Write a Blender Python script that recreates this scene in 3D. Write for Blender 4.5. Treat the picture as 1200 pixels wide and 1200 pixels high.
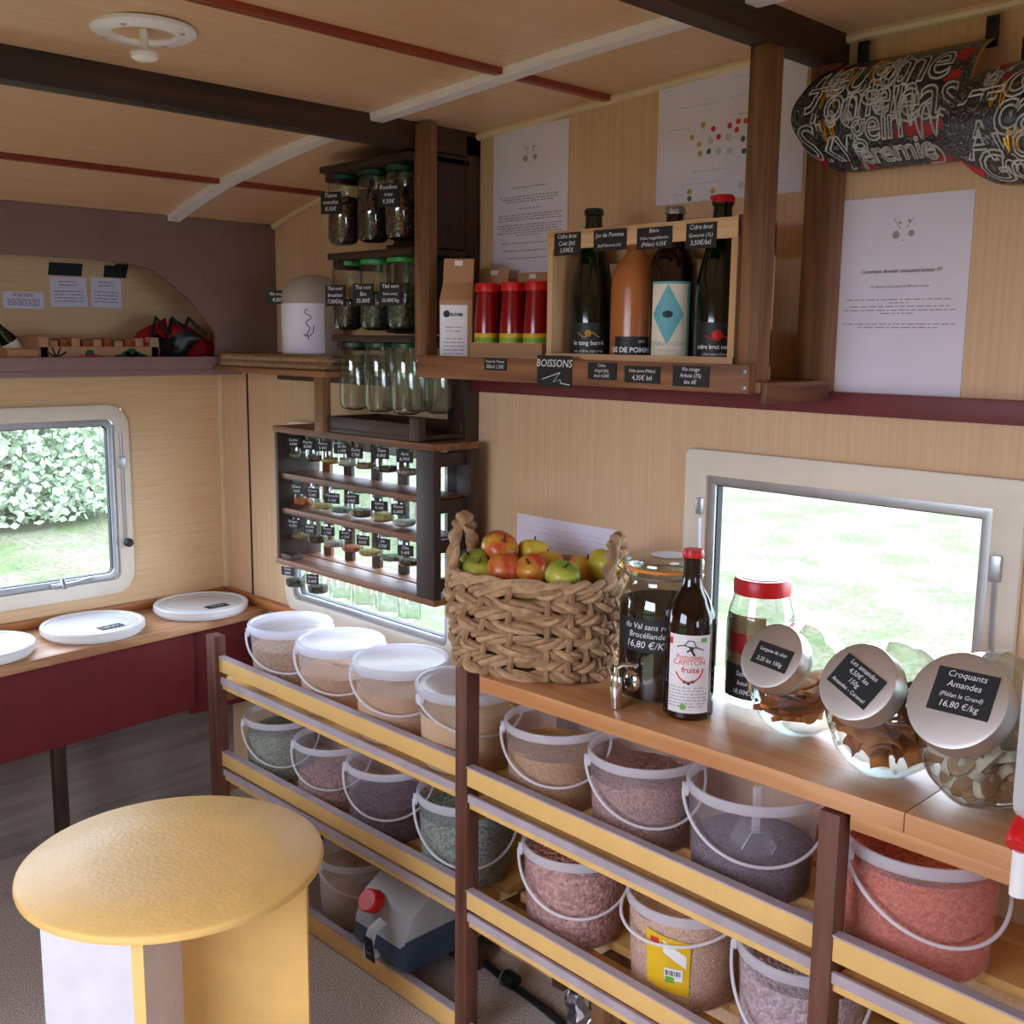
import bpy, bmesh, math, random
from mathutils import Vector, Matrix, Euler
random.seed(7)
PI = math.pi
for o in list(bpy.data.objects): bpy.data.objects.remove(o)
scene = bpy.context.scene
C = scene.collection

# ------------------------------------------------------------------ camera
FPX = 1264.74
CAM_LOC = Vector((-1.5951, -2.8253, 1.3635))
CAM_ROT = Euler((1.41090, -0.010847, -0.775596), 'XYZ')
cd = bpy.data.cameras.new('camera'); cam = bpy.data.objects.new('camera', cd); C.objects.link(cam)
cam.location = CAM_LOC; cam.rotation_euler = CAM_ROT
cd.sensor_width = 36; cd.lens = FPX / 1200 * 36; cd.clip_start = .02
scene.camera = cam

# ------------------------------------------------------------------ world, light, exposure
world = bpy.data.worlds.new('overcast_sky'); scene.world = world; world.use_nodes = True
bg = world.node_tree.nodes['Background']
bg.inputs['Color'].default_value = (.80, .865, 1.05, 1); bg.inputs['Strength'].default_value = 7.6
vs = scene.view_settings
vs.view_transform = 'Standard'; vs.look = 'None'; vs.gamma = 1; vs.use_curve_mapping = False
vs.exposure = 0.74
try:
    scene.cycles.transparent_max_bounces = 48; scene.cycles.max_bounces = 14; scene.cycles.diffuse_bounces = 7
    scene.cycles.caustics_reflective = False; scene.cycles.caustics_refractive = False
except Exception: pass
def portal(name, loc, rot, sx, sy):
    l = bpy.data.lights.new(name, 'AREA'); l.shape = 'RECTANGLE'; l.size = sx; l.size_y = sy
    o = bpy.data.objects.new(name, l); C.objects.link(o); o.location = loc; o.rotation_euler = rot
    l.cycles.is_portal = True
# sky portals in the real openings (windows and the open door); they emit nothing themselves
portal('daylight_portal_end_window', (-.80, .03, .92), (-PI/2, 0, 0), .98, .46)
portal('daylight_portal_side_window_rear', (.04, -.70, .88), (0, PI/2, 0), .50, .70)
portal('daylight_portal_side_window_front', (.04, -1.97, .92), (0, PI/2, 0), .46, .52)
portal('daylight_portal_door_offscreen', (-2.09, -1.85, .80), (0, -PI/2, 0), 1.58, .96)
portal('daylight_portal_rear_window_offscreen', (-1.0, -4.44, 1.10), (PI/2, 0, 0), 1.3, .66)

# ------------------------------------------------------------------ pixel -> place (distance always from a plane the thing touches)
RM = CAM_ROT.to_matrix()
def ray(px, py): return RM @ Vector(((px-600)/FPX, -(py-600)/FPX, -1))
def onx(px, py, x=0.): d = ray(px, py); return CAM_LOC + d*((x-CAM_LOC.x)/d.x)
def ony(px, py, y=0.): d = ray(px, py); return CAM_LOC + d*((y-CAM_LOC.y)/d.y)
def onz(px, py, z=0.): d = ray(px, py); return CAM_LOC + d*((z-CAM_LOC.z)/d.z)

# ------------------------------------------------------------------ materials
def lin(h):
    h = h.lstrip('#'); r = []
    for i in (0, 2, 4):
        v = int(h[i:i+2], 16)/255; r.append(v/12.92 if v <= .04045 else ((v+.055)/1.055)**2.4)
    return (*r, 1)
M = {}
def newmat(name):
    m = bpy.data.materials.new(name); m.use_nodes = True; nt = m.node_tree
    for n in list(nt.nodes): nt.nodes.remove(n)
    out = nt.nodes.new('ShaderNodeOutputMaterial')
    M[name] = m
    return m, nt, out
def N(nt, t, **kw):
    n = nt.nodes.new('ShaderNode'+t)
    for k, v in kw.items():
        if k in n.inputs: n.inputs[k].default_value = v
        else: setattr(n, k, v)
    return n
def principled(nt, out, rough=.5, metal=0, spec=.5):
    b = N(nt, 'BsdfPrincipled'); b.inputs['Roughness'].default_value = rough; b.inputs['Metallic'].default_value = metal
    b.inputs['Specular IOR Level'].default_value = spec
    nt.links.new(b.outputs[0], out.inputs[0]); return b
def ramp(nt, cols, pos=None):
    r = N(nt, 'ValToRGB'); e = r.color_ramp.elements
    while len(e) < len(cols): e.new(.5)
    for i, c in enumerate(cols):
        e[i].position = pos[i] if pos else i/(len(cols)-1); e[i].color = lin(c) if isinstance(c, str) else c
    return r
def plain(name, col, rough=.5, metal=0, var=.06, scale=18, bump=0, bscale=120, spec=.5):
    m, nt, out = newmat(name); b = principled(nt, out, rough, metal, spec)
    tc = N(nt, 'TexCoord'); no = N(nt, 'TexNoise', Scale=scale, Detail=4.)
    nt.links.new(tc.outputs['Object'], no.inputs['Vector'])
    c = lin(col); lo = tuple(x*(1-var) for x in c[:3])+(1,); hi = tuple(min(1, x*(1+var)) for x in c[:3])+(1,)
    r = ramp(nt, [lo, hi], [.3, .7]); nt.links.new(no.outputs['Fac'], r.inputs[0]); nt.links.new(r.outputs[0], b.inputs['Base Color'])
    if bump:
        n2 = N(nt, 'TexNoise', Scale=bscale, Detail=3.); nt.links.new(tc.outputs['Object'], n2.inputs['Vector'])
        bp = N(nt, 'Bump', Strength=bump, Distance=.002); nt.links.new(n2.outputs['Fac'], bp.inputs['Height']); nt.links.new(bp.outputs[0], b.inputs['Normal'])
    return m
def wood(name, dark, light, axis='Y', rough=.55, scale=1., bump=.15):
    m, nt, out = newmat(name); b = principled(nt, out, rough)
    tc = N(nt, 'TexCoord'); mp = N(nt, 'Mapping'); s = {'X': (2, 40, 40), 'Y': (40, 2, 40), 'Z': (40, 40, 2)}[axis]
    mp.inputs['Scale'].default_value = tuple(v*scale for v in s); nt.links.new(tc.outputs['Object'], mp.inputs[0])
    no = N(nt, 'TexNoise', Scale=1., Detail=6., Distortion=.8); nt.links.new(mp.outputs[0], no.inputs['Vector'])
    n2 = N(nt, 'TexNoise', Scale=5., Detail=2.); nt.links.new(tc.outputs['Object'], n2.inputs['Vector'])
    mx = N(nt, 'Math', operation='MULTIPLY_ADD'); mx.inputs[1].default_value = .35; nt.links.new(n2.outputs['Fac'], mx.inputs[0]); nt.links.new(no.outputs['Fac'], mx.inputs[2])
    r = ramp(nt, [dark, light], [.48, .86]); nt.links.new(mx.outputs[0], r.inputs[0]); nt.links.new(r.outputs[0], b.inputs['Base Color'])
    bp = N(nt, 'Bump', Strength=bump, Distance=.001); nt.links.new(no.outputs['Fac'], bp.inputs['Height']); nt.links.new(bp.outputs[0], b.inputs['Normal'])
    return m
def grain(name, c1, c2, size=.004, rough=.7, bump=.8):
    m, nt, out = newmat(name); b = principled(nt, out, rough, spec=.3)
    tc = N(nt, 'TexCoord'); v = N(nt, 'TexVoronoi', Scale=1/size); nt.links.new(tc.outputs['Object'], v.inputs['Vector'])
    sep = N(nt, 'SeparateColor'); nt.links.new(v.outputs['Color'], sep.inputs[0])
    r = ramp(nt, [c1, c2], [.1, .9]); nt.links.new(sep.outputs[0], r.inputs[0])
    nt.links.new(r.outputs[0], b.inputs['Base Color'])
    inv = N(nt, 'Math', operation='SUBTRACT'); inv.inputs[0].default_value = 1.; nt.links.new(v.outputs['Distance'], inv.inputs[1])
    bp = N(nt, 'Bump', Strength=bump, Distance=size*.9); nt.links.new(inv.outputs[0], bp.inputs['Height']); nt.links.new(bp.outputs[0], b.inputs['Normal'])
    return m
def clear(name, tint='#f4faf8', rough=.03, gloss=1., ior=1.45, edge=1.):
    m, nt, out = newmat(name)
    t = N(nt, 'BsdfTransparent'); lw2 = N(nt, 'LayerWeight'); lw2.inputs[0].default_value = .5
    tr_ = ramp(nt, [lin(tint), lin(tint), tuple(x*edge for x in lin(tint)[:3])+(1,)], [0, .5, .95]); nt.links.new(lw2.outputs['Facing'], tr_.inputs[0]); nt.links.new(tr_.outputs[0], t.inputs[0])
    g = N(nt, 'BsdfGlossy'); g.inputs['Roughness'].default_value = rough; g.inputs[0].default_value = (gloss, gloss, gloss, 1)
    lw = N(nt, 'LayerWeight'); lw.inputs[0].default_value = .5; pw = N(nt, 'Math', operation='POWER'); pw.inputs[1].default_value = 4.; nt.links.new(lw.outputs['Facing'], pw.inputs[0])
    f0 = ((ior-1)/(ior+1))**2*1.6; f = N(nt, 'Math', operation='MULTIPLY_ADD'); f.inputs[1].default_value = 1-f0; f.inputs[2].default_value = f0; nt.links.new(pw.outputs[0], f.inputs[0])
    mx = N(nt, 'MixShader'); nt.links.new(f.outputs[0], mx.inputs[0]); nt.links.new(t.outputs[0], mx.inputs[1]); nt.links.new(g.outputs[0], mx.inputs[2])
    nt.links.new(mx.outputs[0], out.inputs[0]); return m
def milky(name, col='#e8e8f0', fac=.3, tint='#ffffff', rough=.25, transl=.5):
    """thin translucent plastic: lets light through, scatters some of it"""
    m, nt, out = newmat(name)
    t = N(nt, 'BsdfTransparent'); t.inputs[0].default_value = lin(tint)
    b = N(nt, 'BsdfPrincipled'); b.inputs['Base Color'].default_value = lin(col); b.inputs['Roughness'].default_value = rough
    tr = N(nt, 'BsdfTranslucent'); tr.inputs[0].default_value = lin(col)
    m1 = N(nt, 'MixShader'); m1.inputs[0].default_value = transl; nt.links.new(b.outputs[0], m1.inputs[1]); nt.links.new(tr.outputs[0], m1.inputs[2])
    m2 = N(nt, 'MixShader'); m2.inputs[0].default_value = fac; nt.links.new(t.outputs[0], m2.inputs[1]); nt.links.new(m1.outputs[0], m2.inputs[2])
    nt.links.new(m2.outputs[0], out.inputs[0]); return m

def veneer(name, lo, hi, sc=(3, 3, 260), rough=.55):
    m, nt, out = newmat(name); b = principled(nt, out, rough)
    tc = N(nt, 'TexCoord'); mp = N(nt, 'Mapping'); mp.inputs['Scale'].default_value = sc; nt.links.new(tc.outputs['Object'], mp.inputs[0])
    no = N(nt, 'TexNoise', Scale=1., Detail=5.); nt.links.new(mp.outputs[0], no.inputs['Vector'])
    n2 = N(nt, 'TexNoise', Scale=2.2, Detail=3.); nt.links.new(tc.outputs['Object'], n2.inputs['Vector'])
    mx = N(nt, 'Math', operation='MULTIPLY_ADD'); mx.inputs[1].default_value = .4; nt.links.new(n2.outputs['Fac'], mx.inputs[0]); nt.links.new(no.outputs['Fac'], mx.inputs[2])
    r = ramp(nt, [lo, hi], [.5, .9]); nt.links.new(mx.outputs[0], r.inputs[0]); nt.links.new(r.outputs[0], b.inputs['Base Color'])
    return m
veneer('wall_veneer', '#d7b28a', '#e2c29d', (160, 160, 2))
veneer('wall_end_veneer', '#d9b486', '#e6c89e', (6, 6, 220))
veneer('ceiling_veneer', '#d3ab84', '#dfbc96', (4, 160, 160), .35)
plain('cream_trim', '#e3cfab', .45); plain('white_paint', '#e9e6e6', .4, var=.04); plain('white_plastic', '#efeeee', .35, var=.02)
plain('cream_plastic', '#e8dfd0', .4, var=.03); plain('alu', '#b9bac0', .38, 1., var=.05); plain('rubber', '#121214', .6)
plain('brown_paint', '#7a625a', .5, var=.08); plain('brown_ledge', '#8a7070', .45)
wood('lower_panel', '#6c605b', '#8c7f78', 'X'); wood('dark_wood_x', '#22140e', '#482c1f', 'X'); wood('dark_wood_y', '#22140e', '#4a2e20', 'Y'); wood('dark_wood_z', '#22140e', '#452a1e', 'Z')
wood('mid_wood_x', '#5b3622', '#96663f', 'X'); wood('mid_wood_y', '#5d3622', '#9a6641', 'Y'); wood('mid_wood_z', '#5b3a24', '#966a45', 'Z')
wood('red_wood_x', '#7a2e18', '#9c452a', 'X', .4); wood('rack_wood_z', '#472519', '#704433', 'Z')
wood('counter_wood', '#b67a4c', '#cf9a6a', 'Y', .38); wood('bench_wood', '#9a6a48', '#c99a74', 'X', .5); wood('orange_wood', '#8f5229', '#c4824c', 'X', .45); wood('orange_wood_y', '#8f5229', '#c4824c', 'Y', .45)
wood('pale_wood_y', '#c09468', '#e2bd90', 'Y', .6); wood('pale_wood_z', '#c09468', '#e2bd90', 'Z', .6); wood('pale_wood_x', '#b88c62', '#dcb688', 'X', .6)
plain('maroon_paint', '#5f161d', .5, var=.12); plain('maroon_strip', '#6a1f28', .45, var=.1)
plain('yellow_bar', '#dfb36c', .45, var=.05, bump=.15); plain('yellow_shelf', '#dfb36c', .5, var=.08); plain('grey_edge', '#a99aa0', .6, var=.12)
plain('yellow_table', '#e5b96e', .42, var=.05, bump=.55, bscale=110); plain('table_white', '#d9d5da', .55)
plain('paper', '#e8e4f6', .8, var=.02); plain('paper_print', '#a19dab', .8); plain('ink', '#3a3a40', .8); plain('slate', '#16181c', .6, var=.15); plain('chalk', '#eeeef2', .8, var=.02)
plain('kraft', '#b58a66', .75, var=.06); plain('carton_white', '#e4e2e6', .7)
plain('tomato', '#8a1015', .15, var=.15, scale=40); plain('red_plastic', '#d0161b', .35); plain('yellow_print', '#e0b420', .5); plain('green_lid', '#3f9a4e', .4); plain('dark_green_lid', '#1f4a34', .4)
plain('red_dot', '#d0304a', .6); plain('olive_dot', '#b59a3c', .6); plain('teal_dot', '#2f6a72', .6); plain('orange_dot', '#e08830', .6); plain('blue_dot', '#b9c6dc', .6)
plain('steel', '#dedbd8', .42, 1., var=.04); plain('chrome', '#dcdce0', .08, 1., var=.01); plain('black_plastic', '#0f0f12', .4)
plain('label_cream', '#e6e0cc', .6); plain('label_white', '#e9e6ea', .6); plain('label_blue', '#63aebc', .5); plain('label_green', '#74ad3a', .5); plain('label_red', '#cf2b33', .5); plain('gold', '#c89a3a', .4); plain('label_black', '#111216', .5); plain('label_tan', '#a8845c', .6)
plain('wicker', '#9c7957', .75, var=.3, scale=60, bump=.7, bscale=260); plain('wicker_pale', '#b3906c', .75, var=.28, scale=70, bump=.7, bscale=260); plain('wicker_brown', '#7c5c40', .8, var=.3, scale=70)
plain('stem', '#3c2a18', .7); plain('biscuit', '#c8793a', .7, var=.3, scale=50, bump=.4); plain('biscuit_dark', '#9a4f2a', .7, var=.35, scale=60, bump=.5); plain('nut_biscuit', '#b08868', .75, var=.25, scale=90, bump=.5); plain('almond_sugar', '#d3c4b4', .7, var=.15, scale=90, bump=.4)
plain('red_bag', '#9c1620', .5, var=.3, scale=25, bump=.6, bscale=40); plain('blue_liquid', '#33465c', .3, var=.06)
plain('amber_juice', '#b06a3a', .2, var=.06); plain('silver_foil', '#b8b8bc', .25, 1.); plain('deck_edge', '#a88a4c', .5); plain('deck_line', '#b9bec2', .5, var=.25, scale=60); plain('deck_gold', '#d9a21c', .25, .5); plain('deck_red', '#b0182a', .4, var=.15); plain('deck_teal', '#34393c', .5, var=.2)
plain('dark_glass_green', '#06160c', .06, var=.02, spec=.7); plain('dark_glass_brown', '#180806', .06, var=.02, spec=.7); plain('foil_green', '#0f3a20', .35, .3); plain('dark_brew', '#1a0b07', .6, var=.1, spec=.05); plain('cork', '#b98d62', .8, var=.2, scale=90)
clear('window_glass', '#f2f8f8', .01); clear('jar_glass', '#eaf1ee', .03, ior=1.62, edge=.4); clear('bottle_amber', '#d98e5a', .03, ior=1.5)
milky('bucket_plastic', '#efedf7', .18, '#fbfafd', .25, .35); milky('bucket_rim', '#f6f5fc', .45, '#ffffff', .25, .35); milky('bucket_lid', '#e6e8f4', .55, '#ffffff', .3, .35); milky('handle_plastic', '#efedf4', .75, '#ffffff', .35, .2)
milky('jug_plastic', '#e4e7ea', .80, '#ffffff', .35, .4); milky('white_tub', '#f1eff0', 1., '#ffffff', .35, .25); milky('vent_dome', '#f6eed0', .9, '#ffffff', .4, .8); milky('canister_plastic', '#ebe4da', .85, '#ffffff', .4, .5)
def floor_mat():
    m, nt, out = newmat('floor_speckle'); b = principled(nt, out, .55)
    tc = N(nt, 'TexCoord'); n1 = N(nt, 'TexNoise', Scale=330., Detail=2.); n2 = N(nt, 'TexNoise', Scale=4., Detail=3.)
    for n in (n1, n2): nt.links.new(tc.outputs['Object'], n.inputs['Vector'])
    r = ramp(nt, ['#7d6c63', '#b5a59a', '#ddd3cb'], [.36, .5, .66]); nt.links.new(n1.outputs['Fac'], r.inputs[0])
    nt.links.new(r.outputs[0], b.inputs['Base Color'])
    bp = N(nt, 'Bump', Strength=.2, Distance=.001); nt.links.new(n1.outputs['Fac'], bp.inputs['Height']); nt.links.new(bp.outputs[0], b.inputs['Normal'])
floor_mat()
def grass_mat():
    m, nt, out = newmat('grass'); b = principled(nt, out, .9, spec=.1)
    tc = N(nt, 'TexCoord'); n1 = N(nt, 'TexNoise', Scale=1.6, Detail=4.); n2 = N(nt, 'TexNoise', Scale=26., Detail=5., Roughness=.7)
    for n in (n1, n2): nt.links.new(tc.outputs['Object'], n.inputs['Vector'])
    r1 = ramp(nt, ['#7d7765', '#667350'], [.4, .62]); r2 = ramp(nt, ['#6c685a', '#ffffff'], [.34, .64])
    nt.links.new(n1.outputs['Fac'], r1.inputs[0]); nt.links.new(n2.outputs['Fac'], r2.inputs[0])
    mx = N(nt, 'Mix', data_type='RGBA', blend_type='MULTIPLY'); mx.inputs[0].default_value = .7
    nt.links.new(r1.outputs[0], mx.inputs[6]); nt.links.new(r2.outputs[0], mx.inputs[7]); nt.links.new(mx.outputs[2], b.inputs['Base Color'])
grass_mat()
plain('leaf', '#a3b595', .7, var=.35, scale=9); plain('leaf_pale', '#bcc6b2', .7, var=.3, scale=9); plain('hedge_leaf', '#4f6240', .8, var=.4, scale=8); plain('twig', '#8a7a6c', .8)
def apple_mat(name, c1, c2, c3):
    m, nt, out = newmat(name); b = principled(nt, out, .3)
    tc = N(nt, 'TexCoord'); mp = N(nt, 'Mapping'); mp.inputs['Scale'].default_value = (14, 14, 6); nt.links.new(tc.outputs['Object'], mp.inputs[0])
    n1 = N(nt, 'TexNoise', Scale=1., Detail=5., Roughness=.6); nt.links.new(mp.outputs[0], n1.inputs['Vector'])
    r = ramp(nt, [c1, c2, c3], [.35, .5, .66]); nt.links.new(n1.outputs['Fac'], r.inputs[0]); nt.links.new(r.outputs[0], b.inputs['Base Color'])
apple_mat('apple_red', '#d8b83c', '#cf5a30', '#b3231f'); apple_mat('apple_mixed', '#c9b83f', '#d98a3c', '#c2432c'); apple_mat('apple_green', '#7d9a34', '#a3b13e', '#c3bb4c'); apple_mat('apple_yellow', '#cfb436', '#dcc145', '#b9b23a')
def deck_mat():
    m, nt, out = newmat('deck_paint'); b = principled(nt, out, .3)
    tc = N(nt, 'TexCoord'); mp = N(nt, 'Mapping'); mp.inputs['Scale'].default_value = (30, 30, 30); nt.links.new(tc.outputs['Object'], mp.inputs[0])
    n1 = N(nt, 'TexNoise', Scale=1., Detail=1.5, Distortion=1.6); nt.links.new(mp.outputs[0], n1.inputs['Vector'])
    k = N(nt, 'Math', operation='MULTIPLY'); k.inputs[1].default_value = 9.; nt.links.new(n1.outputs['Fac'], k.inputs[0])
    fr = N(nt, 'Math', operation='FRACT'); nt.links.new(k.outputs[0], fr.inputs[0])
    r = ramp(nt, ['#101114', '#2c2c31', '#8f9498', '#2c2c31'], [.0, .36, .5, .64]); nt.links.new(fr.outputs[0], r.inputs[0])
    n2 = N(nt, 'TexNoise', Scale=13., Detail=2.); nt.links.new(tc.outputs['Object'], n2.inputs['Vector'])
    r2 = ramp(nt, [(0, 0, 0, 1), (1, 1, 1, 1)], [.60, .63]); nt.links.new(n2.outputs['Fac'], r2.inputs[0])
    mx = N(nt, 'Mix', data_type='RGBA'); mx.inputs[7].default_value = lin('#a3182a'); nt.links.new(r2.outputs[0], mx.inputs[0]); nt.links.new(r.outputs[0], mx.inputs[6])
    nt.links.new(mx.outputs[2], b.inputs['Base Color'])
deck_mat()
GR = dict(oat=('#9c7856', '#c29e78', .004), wheat=('#b08354', '#c99c6c', .002), sand=('#c39664', '#d6ae7e', .0015), cream=('#cfa668', '#deba82', .0015), yellowlentil=('#a97a46', '#c79a60', .003),
          rose=('#946a5e', '#bb9384', .004), darkseed=('#4a363c', '#7a636a', .003), redlentil=('#bf4c2c', '#de7443', .0035), greenlentil=('#707a60', '#a0a886', .004), pinkpea=('#a2796a', '#cfa592', .006), redbean=('#3c181d', '#70383f', .008),
          seed=('#5f6e5c', '#9aa890', .004), hazel=('#a2685a', '#cf9c8a', .0078), rice=('#c0906a', '#dfb895', .003), flake=('#a58888', '#cbb4b2', .006), flour=('#d2c4b8', '#ddd0c4', .002), pepper=('#1e1612', '#4a3a30', .004), spice=('#3a241c', '#7a5240', .005), mustard=('#c9a24a', '#d8bb6e', .003), tea=('#2b3128', '#5c6450', .006), white=('#c9c4be', '#e2ded8', .003))
for k, (a, b_, s) in GR.items(): grain('grain_'+k, a, b_, s)

# ------------------------------------------------------------------ mesh helpers
class MB:
    def __init__(s): s.v = []; s.f = []
    def add(s, vs, fs):
        n = len(s.v); s.v += [Vector(p) for p in vs]; s.f += [[i+n for i in f] for f in fs]; return s
    def box(s, x0, x1, y0, y1, z0, z1):
        x0, x1 = sorted((x0, x1)); y0, y1 = sorted((y0, y1)); z0, z1 = sorted((z0, z1))
        return s.add([(x, y, z) for x in (x0, x1) for y in (y0, y1) for z in (z0, z1)],
                     [(0, 1, 3, 2), (4, 6, 7, 5), (0, 4, 5, 1), (2, 3, 7, 6), (0, 2, 6, 4), (1, 5, 7, 3)])
    def bar(s, a, b, w, h, up=(0, 0, 1)):
        """rectangular bar from a to b; w across, h along up"""
        a = Vector(a); b = Vector(b); d = (b-a).normalized(); up = Vector(up); sd = d.cross(up).normalized(); u = sd.cross(d)
        vs = []
        for p in (a, b):
            for i, j in ((-1, -1), (1, -1), (1, 1), (-1, 1)): vs.append(p+sd*w/2*i+u*h/2*j)
        return s.add(vs, [(3, 2, 1, 0), (4, 5, 6, 7), (0, 1, 5, 4), (1, 2, 6, 5), (2, 3, 7, 6), (3, 0, 4, 7)])
    def frame(s, o, u, v, w, h, t):
        """slab centred at o: half sizes w,h along u,v and thickness t along u x v"""
        o = Vector(o); u = Vector(u).normalized(); v = Vector(v).normalized(); n = u.cross(v)
        vs = [o+u*a*w/2+v*b*h/2+n*c*t for c in (0, 1) for a, b in ((-1, -1), (1, -1), (1, 1), (-1, 1))]
        return s.add(vs, [(3, 2, 1, 0), (4, 5, 6, 7), (0, 1, 5, 4), (1, 2, 6, 5), (2, 3, 7, 6), (3, 0, 4, 7)])
    def prism(s, poly, axis, a, b):
        """polygon in the two other axes extruded along axis from a to b"""
        def p(q, t):
            return {'X': (t, q[0], q[1]), 'Y': (q[0], t, q[1]), 'Z': (q[0], q[1], t)}[axis]
        n = len(poly); vs = [p(q, a) for q in poly]+[p(q, b) for q in poly]
        return s.add(vs, [list(range(n-1, -1, -1)), list(range(n, 2*n))]+[(i, (i+1) % n, n+(i+1) % n, n+i) for i in range(n)])
    def lathe(s, prof, n=32, mat=None, sx=1, sy=1):
        vs = []; fs = []
        for r, z in prof:
            for i in range(n):
                a = 2*PI*i/n; vs.append(Vector((r*math.cos(a)*sx, r*math.sin(a)*sy, z)))
        for k in range(len(prof)-1):
            for i in range(n):
                j = (i+1) % n; fs.append((k*n+i, k*n+j, (k+1)*n+j, (k+1)*n+i))
        if mat is not None: vs = [mat @ v for v in vs]
        return s.add(vs, fs)
    def tube(s, pts, r, n=8, closed=False, caps=True):
        pts = [Vector(p) for p in pts]; m = len(pts); vs = []; fs = []
        prev = None
        for i, p in enumerate(pts):
            if closed: d = pts[(i+1) % m]-pts[i-1]
            else: d = pts[min(i+1, m-1)]-pts[max(i-1, 0)]
            d = d.normalized() if d.length > 1e-9 else Vector((0, 0, 1))
            if prev is None:
                up = Vector((0, 0, 1)) if abs(d.z) < .9 else Vector((1, 0, 0)); a = d.cross(up).normalized()
            else:
                a = prev-d*prev.dot(d); a = a.normalized()
            prev = a; b = d.cross(a)
            rr = r(i/(m-1)) if callable(r) else r
            for k in range(n):
                t = 2*PI*k/n; vs.append(p+a*rr*math.cos(t)+b*rr*math.sin(t))
        for i in range(m if closed else m-1):
            for k in range(n):
                j = (k+1) % n; i2 = (i+1) % m; fs.append((i*n+k, i*n+j, i2*n+j, i2*n+k))
        if caps and not closed: fs += [list(range(n-1, -1, -1)), [(m-1)*n+k for k in range(n)]]
        return s.add(vs, fs)
    def disc(s, o, n, r, k=24, ry=None):
        o = Vector(o); n = Vector(n).normalized(); a = n.orthogonal().normalized(); b = n.cross(a)
        return s.add([o+a*r*math.cos(2*PI*i/k)+b*(ry or r)*math.sin(2*PI*i/k) for i in range(k)], [list(range(k))])
    def grid(s, f, nu, nv, closed_u=False):
        vs = [f(i/nu if closed_u else i/(nu-1), j/(nv-1)) for j in range(nv) for i in range(nu)]; fs = []
        for j in range(nv-1):
            for i in range(nu if closed_u else nu-1):
                i2 = (i+1) % nu; fs.append((j*nu+i, j*nu+i2, (j+1)*nu+i2, (j+1)*nu+i))
        return s.add(vs, fs)
    def xf(s, m):
        s.v = [m @ v for v in s.v]; return s
    def mesh(s, name, bevel=0, smooth=True, ang=38):
        me = bpy.data.meshes.new(name); me.from_pydata([tuple(v) for v in s.v], [], s.f)
        bm = bmesh.new(); bm.from_mesh(me)
        bmesh.ops.remove_doubles(bm, verts=bm.verts, dist=1e-6)
        bmesh.ops.recalc_face_normals(bm, faces=bm.faces)
        if bevel:
            es = [e for e in bm.edges if len(e.link_faces) == 2 and e.calc_face_angle(0) > .5]
            bmesh.ops.bevel(bm, geom=es, offset=bevel, segments=2, profile=.6, affect='EDGES', clamp_overlap=True)
        bm.to_mesh(me); bm.free()
        if smooth:
            me.polygons.foreach_set('use_smooth', [True]*len(me.polygons)); me.set_sharp_from_angle(angle=math.radians(ang))
        me.update(); return me
def obj(name, mb, mat, parent=None, loc=None, bevel=0, smooth=True, kind=None):
    me = mb if isinstance(mb, bpy.types.Mesh) else mb.mesh(name, bevel, smooth)
    if not me.materials: me.materials.append(M[mat])
    o = bpy.data.objects.new(name, me); C.objects.link(o)
    if parent is not None: o.parent = parent
    if loc is not None: o.location = loc
    if kind: o['kind'] = kind
    return o
def thing(name, label, cat, loc=(0, 0, 0), rotz=0, group=None):
    o = bpy.data.objects.new(name, None); C.objects.link(o); o.empty_display_size = .02
    o.location = loc; o.rotation_euler = (0, 0, rotz); o['label'] = label; o['category'] = cat
    if group: o['group'] = group
    return o
def tagit(o, label, cat, group=None, kind=None):
    o['label'] = label; o['category'] = cat
    if group: o['group'] = group
    if kind: o['kind'] = kind
    return o
def struct(name, mb, mat, label, parent=None, bevel=0, smooth=True):
    o = obj(name, mb, mat, parent, bevel=bevel, smooth=smooth); o['kind'] = 'structure'
    if parent is None: o['label'] = label
    return o
def sthing(name, label):
    o = bpy.data.objects.new(name, None); C.objects.link(o); o['kind'] = 'structure'; o['label'] = label; return o
_tc = {}
def textmb(s, size, shear=0., bold=0.):
    k = (s, round(size, 5), shear, bold)
    if k not in _tc:
        cu = bpy.data.curves.new('t', 'FONT'); cu.body = s; cu.size = size; cu.shear = shear; cu.offset = bold; cu.resolution_u = 2; cu.align_x = 'CENTER'
        o = bpy.data.objects.new('t', cu); me = bpy.data.meshes.new_from_object(o)
        _tc[k] = ([tuple(v.co) for v in me.vertices], [tuple(p.vertices) for p in me.polygons])
        bpy.data.meshes.remove(me); bpy.data.objects.remove(o); bpy.data.curves.remove(cu)
    return _tc[k]
def writing(lines, o, u, v, mat, parent, name='writing', lift=.0006):
    """lines: (string, dx, dy, size[, shear, bold]) in the frame o,u,v; one mesh"""
    o = Vector(o); u = Vector(u).normalized(); v = Vector(v).normalized(); n = u.cross(v); mb = MB()
    for L in lines:
        s, dx, dy, size = L[:4]; vs, fs = textmb(s, size, L[4] if len(L) > 4 else .12, L[5] if len(L) > 5 else 0)
        mb.add([o+u*(p[0]+dx)+v*(p[1]+dy)+n*lift for p in vs], fs)
    return obj(name, mb, mat, parent, smooth=False)
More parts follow.
